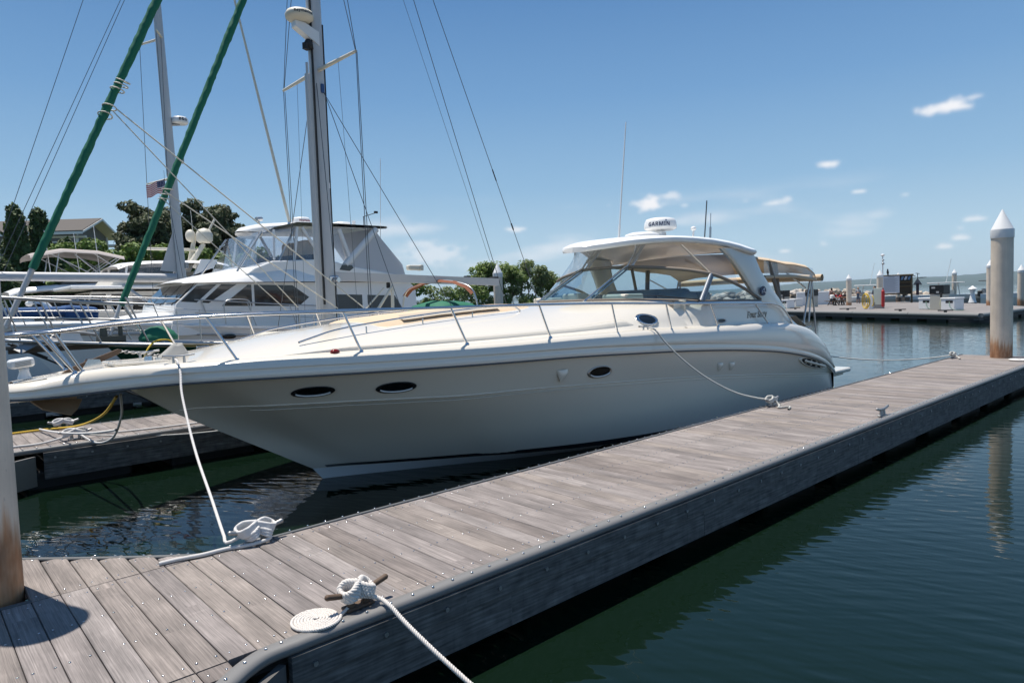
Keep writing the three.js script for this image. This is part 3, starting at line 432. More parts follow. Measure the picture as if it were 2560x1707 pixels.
  const ws = part(T, 'windscreen_frame', [baseC, topC].flatMap((c, k) => { const r = k ? 0.028 : 0.022, g = new THREE.TubeGeometry(c, 60, r, 8); return [g, mir(g)]; }), M.taupe);
  { const g = new THREE.TubeGeometry(baseC, 60, 0.024, 8).translate(-0.012, -0.03, 0.012); part(ws, 'chrome_base', [g, mir(g)], M.steel); }
  part(ws, 'centre_pane', merge([pane(0, tb1, 0, tt1, 6), mir(pane(0, tb1, 0, tt1, 6))]), M.glass);
  both('front_pane', pane(tb1, tb2, tt1, tt2), M.glass, ws); both('side_pane', pane(tb2, 1, tt2, 1), M.glass, ws);
  const A = baseC.getPoint(tb1).toArray(), B = topC.getPoint(tt1).toArray(), C2 = baseC.getPoint(tb2).toArray(), D2 = topC.getPoint(tt2).toArray();
  const off = (p, x, y, z) => [p[0] + x, p[1] + y, p[2] + z];
  both('corner_bar', merge([bar(off(A, -0.06, -0.02, 0.02), off(B, -0.05, 0.01, 0.02), 0.021), bar(off(A, 0.05, -0.02, 0.03), off(B, 0.04, 0, 0.03), 0.016)]), M.steel, ws);
  both('window_post', merge([bar(off(C2, 0, 0, 0), off(D2, 0, 0, 0), 0.032), bar(off(C2, 0.06, 0, 0.004), off(D2, 0.06, 0, 0.004), 0.026)]), mat(0.22, 0.25, 0.29, 0.4), ws);
  both('wiper', merge([bar(P(9.55, 2.06, 1.84), P(9.05, 2.14, 1.42), 0.008), bar(P(9.05, 2.14, 1.42), P(8.72, 2.17, 1.02), 0.006), ball(0.018, ...P(9.56, 2.05, 1.84))]), M.black, ws);
  // hardtop
  const HW = table([[8.62, 0.0], [8.635, 0.12], [8.68, 0.24], [8.85, 0.45], [9.3, 0.8], [10.0, 1.12], [10.58, 1.46], [11.1, 1.7], [11.5, 1.75], [11.8, 1.62], [12.2, 1.3], [12.42, 0.9], [12.5, 0.0]]), HE = table([[8.62, 2.955], [8.85, 2.985], [9.3, 3.045], [10.0, 3.085], [10.58, 3.035], [11.1, 2.93], [11.5, 2.86], [12.0, 2.9], [12.5, 3.0]]), HT = table([[8.62, 3.015], [8.68, 3.055], [8.8, 3.09], [9.2, 3.155], [10.2, 3.235], [11.4, 3.25], [12.1, 3.18], [12.5, 3.06]]);
  const HX = [8.62, 8.635, 8.66, 8.7, 8.78, 8.9, 9.1, 9.3, 9.6, 10, 10.3, 10.6, 10.9, 11.1, 11.3, 11.5, 11.65, 11.8, 12, 12.2, 12.35, 12.42, 12.47, 12.5];
  const ring = (x) => { const W = HW(x)[0], e = HE(x)[0], t = HT(x)[0], o = []; for (let k = 0; k <= 20; k++) { const f = 1 - k / 10; o.push(P(x, e + 0.045 + (t - e - 0.045) * (1 - Math.pow(Math.abs(f), 2.6)), W * f)); } o.push(P(x, e + 0.0, -W * 1.012), P(x, e - 0.04, -W * 0.985)); for (let k = 0; k <= 12; k++) { const f = -0.93 + k / 6 * 0.93; o.push(P(x, e - 0.042 + (t - e - 0.05) * (1 - Math.pow(Math.abs(f), 3)), W * f)); } o.push(P(x, e - 0.04, W * 0.985), P(x, e, W * 1.012), P(x, e + 0.045, W)); return o; };
  const hard = part(T, 'hardtop', skin(HX.map(ring), false, true), M.gelBright);
  // arch legs
  const leg = [[10.72, 2.93, 1.60, 11.62, 2.92, 1.66], [10.95, 2.72, 1.68, 11.62, 2.74, 1.74], [11.12, 2.52, 1.73, 11.72, 2.52, 1.78], [11.3, 2.28, 1.79, 11.92, 2.28, 1.83], [11.48, 2.03, 1.85, 12.18, 2.03, 1.88], [11.56, 1.95, 1.87, 12.3, 1.92, 1.89], [11.7, 1.8, 1.9, 12.5, 1.72, 1.90], [11.9, 1.55, 1.9, 12.8, 1.5, 1.9]];
  const legRing = ([fx, fy, fw, rx, ry, rw]) => { const q = []; for (const [s, o] of [[0, -0.05], [0.05, 0], [0.5, 0.018], [0.95, 0], [1, -0.05], [0.95, -0.13], [0.5, -0.14], [0.05, -0.13], [0, -0.05]]) q.push(P(lerp(fx, rx, s), lerp(fy, ry, s), lerp(fw, rw, s) + o)); return q; };
  both('arch_leg', skin(leg.map(legRing)), M.gel, hard);
  const badge = new THREE.CylinderGeometry(0.085, 0.085, 0.012, 28).rotateX(Math.PI / 2).scale(1.25, 1, 1); part(hard, 'badge', badge.translate(11.57, 2.165, ZC + 1.875).rotateZ(0), M.navy); part(hard, 'badge_emblem', [tube([P(11.5, 2.15, 1.888), P(11.56, 2.19, 1.888), P(11.6, 2.21, 1.888), P(11.6, 2.165, 1.888), P(11.64, 2.14, 1.888)], 0.007, 20, 5), tube([P(11.49, 2.135, 1.888), P(11.57, 2.145, 1.888), P(11.65, 2.125, 1.888)], 0.006, 12, 5)], M.white);
  // clear curtains between windscreen and hardtop, their seams, and the struts
  const ce = (t) => { const p = topC.getPoint(t), x = clamp(p.x - 0.25 + 0.1 * t, 8.8, 11.0), w = p.z - ZC; const W = HW(x)[0] * 0.96; return P(lerp(p.x, x + 0.2, 0.5), HE(x)[0] - 0.02 + 0.06 * (1 - Math.min(1, w / 1.7)), Math.min(W + 0.06, Math.max(w, 0))); };
  const cur = (t0, t1, n = 10) => skin([0, 0.5, 1].map((k) => Array.from({ length: n + 1 }, (_, i) => { const t = lerp(t0, t1, i / n), p = topC.getPoint(t); return p.lerp(V(...ce(t)), k).toArray(); })));
  both('clear_curtain', merge([cur(0, tt1), cur(tt1, 0.6)]), M.vinylClear, hard); both('clear_curtain', cur(0.6, 0.86), M.vinylClear, hard);
  both('strut', merge([bar(off(B, -0.04, 0, 0.02), P(9.86, 3.12, 0.5), 0.018), bar(P(9.66, 2.9, 0.5), P(9.6, 3.1, 0.62), 0.012), bar(off(B, 0.08, 0, 0.02), P(9.98, 3.1, 0.5), 0.03)]), M.steel, hard);
  part(hard, 'curtain_seam', [bar(off(D2, 0, 0, 0), P(9.9, 2.98, 1.3), 0.018)], M.beige);
  // radar, domes, antennas on the hardtop
  const ry = 3.45, rad = part(T, 'radar_dome', lathe([[0, -0.1], [0.24, -0.1], [0.3, -0.075], [0.315, -0.04], [0.30, 0.06], [0.27, 0.115], [0.2, 0.135], [0, 0.14]], 11.15, ry + 0.05, ZC, 40), M.white);
  part(rad, 'bracket', [rbox(0.12, 0.1, 0.16, 0.02, 11.05, 3.33, ZC + 0.05), rbox(0.12, 0.1, 0.16, 0.02, 11.25, 3.33, ZC - 0.05), box(0.45, 0.015, 0.35, 11.15, 3.275, ZC)], M.white);
  { const g = letters('GARMIN', 0.078, font, 0.003), p = g.attributes.position; for (let i = 0; i < p.count; i++) { const a = p.getX(i) / 0.312, r = 0.3095 - 0.0 + p.getZ(i) - 0.05 * (p.getY(i) + 0.0) ; p.setXYZ(i, Math.sin(a) * r, p.getY(i), Math.cos(a) * r); } g.computeVertexNormals(); g.rotateY(-1.05); part(rad, 'lettering', g.translate(11.15, ry + 0.055, ZC), M.navy); const tri = prism([[-0.022, 0], [0.022, 0], [0, 0.035]], 0.004).translate(0, 0, 0.309).rotateY(-0.6).translate(11.15, ry + 0.105, ZC); part(rad, 'emblem', tri, M.blueCanvas); }
  part(T, 'satellite_dome', lathe([[0.0, 0.0], [0.3, 0.0], [0.32, 0.03], [0.3, 0.07], [0.2, 0.1], [0, 0.11]], 10.42, 3.22, ZC + 0.1, 32), M.white);
  part(T, 'whip_antenna', [bar(P(9.49, 3.12, 0.3), P(9.77, 5.2, 0.3), 0.014, 0.008), bar(P(9.49, 3.12, 0.3), P(9.53, 3.4, 0.3), 0.02)], M.white); part(T, 'whip_antenna', bar(P(12.2, 3.1, 0.3), P(12.33, 4.02, 0.3), 0.013, 0.012), M.wire); part(T, 'stub_antenna', [bar(P(12.42, 3.1, 0.3), P(12.45, 3.5, 0.3), 0.022), bar(P(12.45, 3.5, 0.3), P(12.47, 3.78, 0.3), 0.008)], M.steelDull);
  part(T, 'anchor_light', [bar(P(11.8, 3.2, 0.3), P(11.83, 3.4, 0.3), 0.02), ball(0.055, ...P(11.83, 3.44, 0.3), 1, 0.8, 1)], M.white);
  // camper canvas aft
  const camp = part(T, 'camper_canvas', skin([[1.66, -0.05], [1.6, 0.0], [1.2, 0.07], [0.6, 0.1], [0, 0.11], [-0.6, 0.1], [-1.2, 0.07], [-1.6, 0], [-1.66, -0.05]].map(([w, dy]) => [[11.75, 2.80], [12.3, 2.775], [12.9, 2.72], [13.3, 2.71], [13.85, 2.66], [14.15, 2.54], [14.22, 2.45]].map(([x, y]) => P(x, y + dy, w))), false, false), M.tanCanvas);
  part(camp, 'rolled_curtain', [tb([[14.3, 2.40, 1.75], [14.3, 2.42, 0], [14.3, 2.40, -1.7]], 0.075, 20, 10), tb([[12.1, 2.42, 1.62], [13.2, 2.43, 1.64], [14.2, 2.36, 1.66]], 0.035, 20, 8)], M.tanCanvas); part(camp, 'side_window', [plate(P(12.1, 2.76, 1.62), P(14.1, 2.6, 1.64), P(14.2, 2.4, 1.66), P(12.1, 2.44, 1.62), 0.002)], M.vinylClear);
  for (const s of [1, -1]) { part(camp, 'frame_leg', [bar(P(14.1, 2.45, 1.6 * s), P(13.73, 1.40, 1.6 * s), 0.02), bar(P(14.18, 2.45, 1.6 * s), P(14.0, 1.5, 1.6 * s), 0.018)], M.steelDull); part(camp, 'frame_leg', bar(P(14.15, 2.45, 1.6 * s), P(14.38, 0.85, 1.6 * s), 0.018), M.steelDull); part(camp, 'frame_leg', bar(P(13.0, 2.5, 1.62 * s), P(13.86, 2.2, 1.6 * s), 0.016), M.steelDull); part(camp, 'canvas_post', [bar(P(12.3, 2.75, 1.6 * s), P(12.75, 1.6, 1.7 * s), 0.035), bar(P(12.75, 2.72, 1.5 * s), P(12.8, 1.6, 1.6 * s), 0.05)], M.taupe); }
  part(T, 'tonneau_cover', skin([1.78, 1.2, 0, -1.2, -1.78].map((w, k) => [[12.7, 1.64], [12.95, 1.66], [13.3, 1.52], [13.8, 1.32], [14.15, 1.12]].map(([x, y], i) => P(x, y + [0, 0.05, 0.08, 0.05, 0][k] + 0.012 * Math.sin(i * 2.1 + k), w * (i ? (bR(x) - 0.1) / 1.95 : 1))))), M.beige);

  // rails
  const rail = [[0.6, 1.985, 0], [0.66, 1.985, 0.17], [0.82, 1.99, 0.29], [1.114, 2.0, 0.31], [1.7, 2.055, 0.5], [2.326, 2.09, 0.80], [3.55, 2.093, 1.327], [4.717, 2.092, 1.678], [5.913, 2.082, 1.896], [7.192, 2.06, 1.992], [8.427, 2.025, 2.0], [9.623, 1.991, 2.0], [11.044, 1.951, 2.0], [11.7, 1.93, 1.98], [12.1, 1.85, 1.96], [12.45, 1.62, 1.95], [12.55, 1.5, 1.95]];
  const br = part(T, 'bow_rail', [tb(rail, 0.0165, 220, 8), tb(rail.map(([x, y, w]) => [x, y, -w]), 0.0165, 220, 8)], M.steel);
  const sb = [[1.337, 1.6, 0.24, 1.114, 2.0, 0.31], [1.27, 1.6, 0.24, 1.0, 1.996, 0.3], [2.564, 1.64, 0.92, 2.326, 2.09, 0.80], [3.708, 1.655, 1.4, 3.55, 2.09, 1.327], [4.89, 1.665, 1.735, 4.717, 2.09, 1.678], [6.063, 1.67, 1.93, 5.913, 2.08, 1.896], [7.287, 1.65, 2.01, 7.192, 2.058, 1.992], [8.527, 1.635, 2.02, 8.427, 2.022, 2.0], [9.811, 1.62, 2.02, 9.623, 1.99, 2.0], [11.459, 1.59, 2.02, 11.044, 1.95, 2.0]];
  for (const s of [1, -1]) for (const q of sb) { const st = part(br, 'stanchion', bar(P(q[0], q[1], q[2] * s), P(q[3], q[4], q[5] * s), 0.0135), M.steel); part(br, 'stanchion_foot', bar(P(q[0], q[1] - 0.01, q[2] * s), P(q[0], q[1] + 0.02, q[2] * s), 0.028, 0.018), M.steel); }
  const gr = (s) => tb([[3.26, 1.77, 0.85 * s], [3.45, 1.82, 0.85 * s], [3.677, 1.875, 0.85 * s], [4.453, 1.965, 0.85 * s], [5.446, 2.04, 0.85 * s], [6.2, 2.075, 0.85 * s], [6.45, 2.06, 0.85 * s], [6.568, 2.0, 0.85 * s]], 0.012, 60, 8);
  for (const s of [1, -1]) part(T, 'grab_rail', [gr(s), ...[4.1, 4.9, 5.7].map((x) => bar(P(x, yC(x)[0] - 0.12, 0.85 * s), P(x, yC(x)[0] - 0.02, 0.85 * s), 0.009))], M.steel);
  // sun pad
  const padPt = (x, w) => { const f = w / Math.max(0.1, bR(x) - 0.125), b = deckPt(x, f); return [b[0], b[1] + 0.035 + 0.012 * fbm(x * 3, w * 4, 2, 3), b[2]]; };
  const pad = part(T, 'sun_pad', skin(Array.from({ length: 15 }, (_, k) => Array.from({ length: 30 }, (_, i) => { const x = lerp(4.35, 6.95, i / 29), w = lerp(0.78, -0.78, k / 14) * (1 - 0.12 * smooth(i, 22, 29)); const p = padPt(x, w); if (k === 0 || k === 14 || i === 0 || i === 29) p[1] -= 0.045; return p; })), false, true), M.tanCanvas);
  part(pad, 'pad_strap', skin([[0.72, 0.01], [0.6, 0.05]].map(([w, dy]) => Array.from({ length: 16 }, (_, i) => { const p = padPt(lerp(4.7, 6.3, i / 15), w); p[1] += dy; return p; })), false, true), M.beige);
  // portholes on the topsides, shell vents, grille
  const sideAt = (x, y) => { const a = yR(x)[0], k = yK(x)[0], t = clamp((a - y) / (a - k), 0, 1); return lerp(wTop(x), wKn(x), t); };
  const oval = (x, y, hw, hh, m1, m2, tilt, name = 'porthole') => { const pts = [], n = 36; const on = (u, v, o) => { const X = x + u * Math.cos(tilt) - v * Math.sin(tilt), Y = y + u * Math.sin(tilt) + v * Math.cos(tilt); return P(X, Y, sideAt(X, Y) + o); };
    const shape = (k, s) => { const a = k / n * Math.PI * 2; return [hw * s * Math.sign(Math.cos(a)) * Math.pow(Math.abs(Math.cos(a)), 0.85), hh * s * Math.sin(a)]; };
    const rim = skin([[1, 0.002], [0.98, 0.014], [0.86, 0.016], [0.82, 0.008]].map(([s, o]) => Array.from({ length: n + 1 }, (_, k) => on(...shape(k, s), o)))), ph = part(T, name, rim, m1);
    part(ph, 'pane', fan(Array.from({ length: n }, (_, k) => on(...shape(k, 0.84), 0.008))), m2);
    part(ph, 'sill_trim', tube(Array.from({ length: 13 }, (_, k) => { const a = Math.PI * (1.12 + 0.76 * k / 12); return on(hw * 0.86 * Math.cos(a), hh * 0.74 * Math.sin(a), 0.016); }), 0.009, 30, 6), M.white); return ph; };
  oval(3.275, 1.247, 0.205, 0.062, M.black, M.darkGlass, -0.01); oval(4.10, 1.226, 0.215, 0.066, M.black, M.darkGlass, -0.02); oval(6.905, 1.162, 0.225, 0.082, M.steelDull, M.darkGlass, -0.01);
  for (const [x, y, s] of [[6.25, 1.195, 1.15], [9.80, 0.985, 1], [10.15, 0.965, 1]]) { const w = sideAt(x, y); part(T, 'shell_vent', skin([0, 0.25, 0.5, 0.75, 1].map((k) => Array.from({ length: 9 }, (_, i) => { const a = Math.PI * i / 8; return P(x + s * (0.10 * (1 - k * 0.75) * Math.cos(a)) - 0.02 * k, y + s * (0.05 - 0.13 * k), w + s * 0.055 * Math.sin(a) * Math.sin(Math.PI * Math.min(1, 0.25 + k * 0.75)) * (1 - 0.3 * k)); }))), M.gel); }
  { const g = part(T, 'engine_vent', skin([[1, 0.004], [0.97, 0.03], [0.86, 0.03], [0.8, 0.008]].map(([s, o]) => Array.from({ length: 33 }, (_, k) => { const a = k / 32 * 6.2832, u = 0.72 * s * Math.cos(a), v = (0.085 * s * Math.sin(a)) * (1 - 0.25 * Math.cos(a)), X = 13.22 + u, Y = 0.725 - 0.2 * u + v; return P(X, Y, sideAt(X, Y) + o); }))), M.gelWarm);
    part(g, 'vent_recess', fan(Array.from({ length: 32 }, (_, k) => { const a = k / 32 * 6.2832, u = 0.58 * Math.cos(a), v = 0.07 * Math.sin(a), X = 13.22 + u, Y = 0.725 - 0.2 * u + v; return P(X, Y, sideAt(X, Y) + 0.008); })), M.blackMatt);
    part(g, 'vent_bar', [tb([-0.5, -0.25, 0, 0.25, 0.5].map((u) => [13.22 + u, 0.725 - 0.2 * u, sideAt(13.22 + u, 0.725) + 0.03]), 0.025, 20, 8), ...[-0.38, -0.15, 0.1, 0.34].map((u) => box(0.02, 0.12 - Math.abs(u) * 0.1, 0.03, 13.22 + u, 0.725 - 0.2 * u, ZC + sideAt(13.22 + u, 0.725) + 0.02, 0, 0, -0.2))], M.gelWarm); }
  // cabin side port, small vent and model lettering
  const cabW = (x, y) => { const s = side(x); for (let i = 2; i < 7; i++) if (y >= s[i][1] && y <= s[i + 1][1]) return lerp(s[i][0], s[i + 1][0], (y - s[i][1]) / (s[i + 1][1] - s[i][1])); return s[2][0]; };
  const disc = (x, y, rx, rz, m1, m2, nm, par) => { const mk = (s, o) => Array.from({ length: 29 }, (_, k) => { const a = k / 28 * 6.2832, X = x + rx * s * Math.cos(a), Y = y + rz * s * Math.sin(a); const w = X < 9.1 ? deckW(X, Y) : cabW(X, Y); return P(X, Y, w + o); }); const ph = part(par || T, nm, skin([mk(1, 0.0), mk(0.97, 0.02), mk(0.8, 0.024), mk(0.74, 0.012)]), m1); part(ph, 'pane', fan(mk(0.76, 0.012).slice(0, 28)), m2); return ph; };
  disc(8.30, 1.80, 0.23, 0.085, M.steel, M.darkGlass, 'cabin_port'); disc(10.03, 1.70, 0.16, 0.035, M.steelDull, M.black, 'side_vent');
  { const g = letters('Four Sixty', 0.105, fontSerif, 0.003), p = g.attributes.position; for (let i = 0; i < p.count; i++) { const x = 11.25 + p.getX(i) * 0.98 + p.getY(i) * 0.55, y = 1.745 + p.getY(i); p.setXYZ(i, x, y, ZC + cabW(x, y) + 0.004 + p.getZ(i)); } g.computeVertexNormals(); part(T, 'lettering', g, mat(0.12, 0.08, 0.035, 0.4)); }
  // navigation lights, cleats, anchor gear
  for (const s of [1, -1]) { part(T, 'navigation_light', [ball(0.045, ...P(3.46, 1.668, 1.28 * s), 1.2, 0.7, 1)], s > 0 ? mat(0.2, 0.015, 0.01, 0.1) : M.greenHull); for (const [x, y] of [[2.1, 1.66], [8.0, 1.66], [13.3, 1.38]]) part(T, 'deck_cleat', [tb([[x - 0.15, y + 0.055, (bR(x) - 0.18) * s], [x, y + 0.045, (bR(x) - 0.18) * s], [x + 0.15, y + 0.055, (bR(x) - 0.18) * s]], 0.012, 12, 8), bar(P(x - 0.05, y - 0.02, (bR(x) - 0.18) * s), P(x - 0.05, y + 0.05, (bR(x) - 0.18) * s), 0.014), bar(P(x + 0.05, y - 0.02, (bR(x) - 0.18) * s), P(x + 0.05, y + 0.05, (bR(x) - 0.18) * s), 0.014)], M.steelDull); }
  const an = part(T, 'anchor', prism([[0, 0], [0.06, -0.035], [0.5, 0.145], [0.53, 0.19], [0.5, 0.2], [0.1, 0.055]], 0.024, 0.003).translate(1.2, 1.59, ZC - 0.012), M.rust);
  part(an, 'fluke', [plate(P(1.05, 1.36, 0.0), P(1.22, 1.2, 0.22), P(1.0, 1.28, 0.2), P(0.9, 1.38, 0.02), 0.014), plate(P(1.05, 1.36, 0), P(0.9, 1.38, -0.02), P(1.0, 1.28, -0.2), P(1.22, 1.2, -0.22), 0.014), plate(P(1.05, 1.36, 0.0), P(1.35, 1.32, 0.03), P(1.28, 1.24, 0.17), P(1.22, 1.2, 0.22), 0.012), rbox(0.22, 0.14, 0.05, 0.015, 1.2, 1.36, ZC)], mat(0.30, 0.2, 0.12, 0.6));
  part(an, 'bow_roller', [plate(P(1.35, 1.6, 0.06), P(1.55, 1.61, 0.06), P(1.52, 1.7, 0.06), P(1.42, 1.71, 0.06), 0.008), plate(P(1.35, 1.6, -0.06), P(1.55, 1.61, -0.06), P(1.52, 1.7, -0.06), P(1.42, 1.71, -0.06), 0.008), bar(P(1.47, 1.66, -0.06), P(1.47, 1.66, 0.06), 0.02)], M.steel);
  const links = []; for (let i = 0; i < 14; i++) { const x = 1.72 + i * 0.03, y = 1.765 - i * 0.006; links.push(new THREE.TorusGeometry(0.016, 0.005, 5, 8).scale(1.4, 0.9, 1).rotateX(i & 1 ? Math.PI / 2 : 0).translate(x, y, ZC)); } part(an, 'chain', links, M.galv);
  part(T, 'windlass_cover', skin([[0, 0.17, 0.14], [0.045, 0.17, 0.145], [0.1, 0.12, 0.11], [0.17, 0.06, 0.075], [0.19, 0.05, 0.06], [0.192, 0.0, 0.0]].map(([h, a, c], k) => Array.from({ length: 21 }, (_, i) => { const t = i / 20 * 6.2832, n = 1 + 0.1 * fbm(Math.cos(t) * 2, Math.sin(t) * 2, h * 9, 3), q = (v, e) => Math.sign(v) * Math.pow(Math.abs(v), e); return P(2.2 + h * 0.35 + a * q(Math.cos(t), 0.6) * n, 1.615 + h + 0.01 * Math.sin(t * 3) * (k > 1), c * q(Math.sin(t), 0.6) * n); }))), M.greyCanvas);
  part(T, 'hatch', rbox(0.5, 0.03, 0.6, 0.012, 1.85, 1.645, ZC), M.gel); part(T, 'windlass', [bar(P(1.95, 1.63, 0.12), P(1.95, 1.7, 0.12), 0.05, 0.04, 14), bar(P(2.03, 1.63, 0.16), P(2.03, 1.68, 0.16), 0.03, 0.03, 12)], M.steel);
  const sp = part(T, 'searchlight', rbox(0.2, 0.09, 0.13, 0.03, 0.88, 1.715, ZC, 0.2, 0, 0.1), M.white); part(sp, 'pedestal', lathe([[0.06, 0], [0.05, 0.03], [0.04, 0.07], [0.042, 0.1], [0, 0.1]], 0.9, 1.565, ZC, 20), M.white); part(sp, 'grille', [0, 1, 2, 3].map((k) => box(0.13, 0.006, 0.004, 0.89, 1.69 + k * 0.014, ZC + 0.066, 0.2, 0, 0.1)), M.greyCanvas);
}
// ---------------------------------------------------------------- shared boat helpers
// simple displacement or planing hull: rows sheer > mid > waterline > keel; bow at x0, stern at x1
function hullSkin(zc, x0, x1, sheer, half, opt = {}) {
  const { rake = 1.0, flare = 0.25, depth = -0.5, knuckle = 0.55, n = 48, wl = 0.0, sternIn = 0.06 } = opt, L = x1 - x0;
  const P = (x, y, w) => [x, y, zc + w];
  const plan = (s, p) => (1 - Math.pow(1 - Math.min(1, s / 0.62), p)) * (1 - sternIn * Math.pow(Math.max(0, (s - 0.6) / 0.4), 2));
  const rowAt = (k) => Array.from({ length: n + 1 }, (_, i) => { const s = Math.pow(i / n, 1.35), y0 = sheer(x0 + s * L), y = lerp(y0, k > 1 ? depth : wl, Math.min(1, k)) + (k > 1 ? 0 : 0), xs = x0 + rake * Math.min(1, k) + (k > 1 ? 0.7 : 0), x = lerp(xs, x1, s), w = half * plan(s, 2.2 - 0.5 * Math.min(1, k)) * (1 - flare * Math.min(1, k) * (1 - 0.7 * s)) * (k > 1 ? 0.0 : 1); return P(x, y, w); });
  const ks = [0, 0.08, 0.2, 0.35, 0.5, 0.65, 0.8, 0.9, 1]; return { rowAt, side: (a, b, m = 6) => skin(Array.from({ length: m + 1 }, (_, i) => rowAt(lerp(a, b, i / m)))), bottom: () => skin([rowAt(1), rowAt(1.5)]), transom: () => { const c = [0, 0.35, 0.7, 1, 1.5].map((k) => rowAt(k)[n]); return fan([...c, ...c.slice(0, 4).reverse().map((p) => P(p[0], p[1], -(p[2] - zc)))]); }, deckLid: (rise = 0.05, inset = 0.02) => skin([1, 0.6, 0.2, -0.2, -0.6, -1].map((f) => rowAt(0).map(([x, y, z]) => P(x, y - inset + rise * (1 - f * f), (z - zc) * f)))) };
}
const bothOf = (T, zc) => (name, g, m, par = T) => { const g2 = mirrorZ(g, zc); part(par, name, g, m); part(par, name, g2, m); };
// furled headsail: a lumpy wound roll between two points
function furled(p, q, r0, r1, n = 90, m = 14) {
  const a = V(...p), b = V(...q), d = b.clone().sub(a).normalize(), u = V(0, 0, 1).cross(d).normalize(), v = d.clone().cross(u), rows = [];
  for (let i = 0; i <= n; i++) { const t = i / n, c = a.clone().lerp(b, t), r = lerp(r0, r1, t) * (0.94 + 0.16 * fbm(t * 14, 3, r0 * 30, 3)); rows.push(Array.from({ length: m + 1 }, (_, j) => { const an = j / m * 6.2832, w = 1 + 0.13 * Math.pow(Math.max(0, Math.sin(an - t * n * 0.85 + 5 * fbm(t * 40, 1, 5, 3))), 2) * (0.4 + 1.6 * Math.abs(fbm(t * 55, 4, 2, 2))) + 0.3 * fbm(t * 60, Math.cos(an) * 1.2, Math.sin(an) * 1.2, 3); return c.clone().addScaledVector(u, Math.cos(an) * r * w).addScaledVector(v, Math.sin(an) * r * w).toArray(); })); }
  return skin(rows);
}
const windows = (T, zc, w, list, m, name = 'window', frame) => { for (const poly of list) for (const s of [1, -1]) { const g = prism(poly.map(([x, y]) => [x, y]), 0.012).translate(0, 0, s > 0 ? zc + w - 0.004 : zc - w - 0.008), wd = part(T, name, g, m); if (frame) { const f = tube(poly.map(([x, y]) => [x, y, zc + s * (w + 0.008)]), frame[0], poly.length * 8, 6, true); } } };

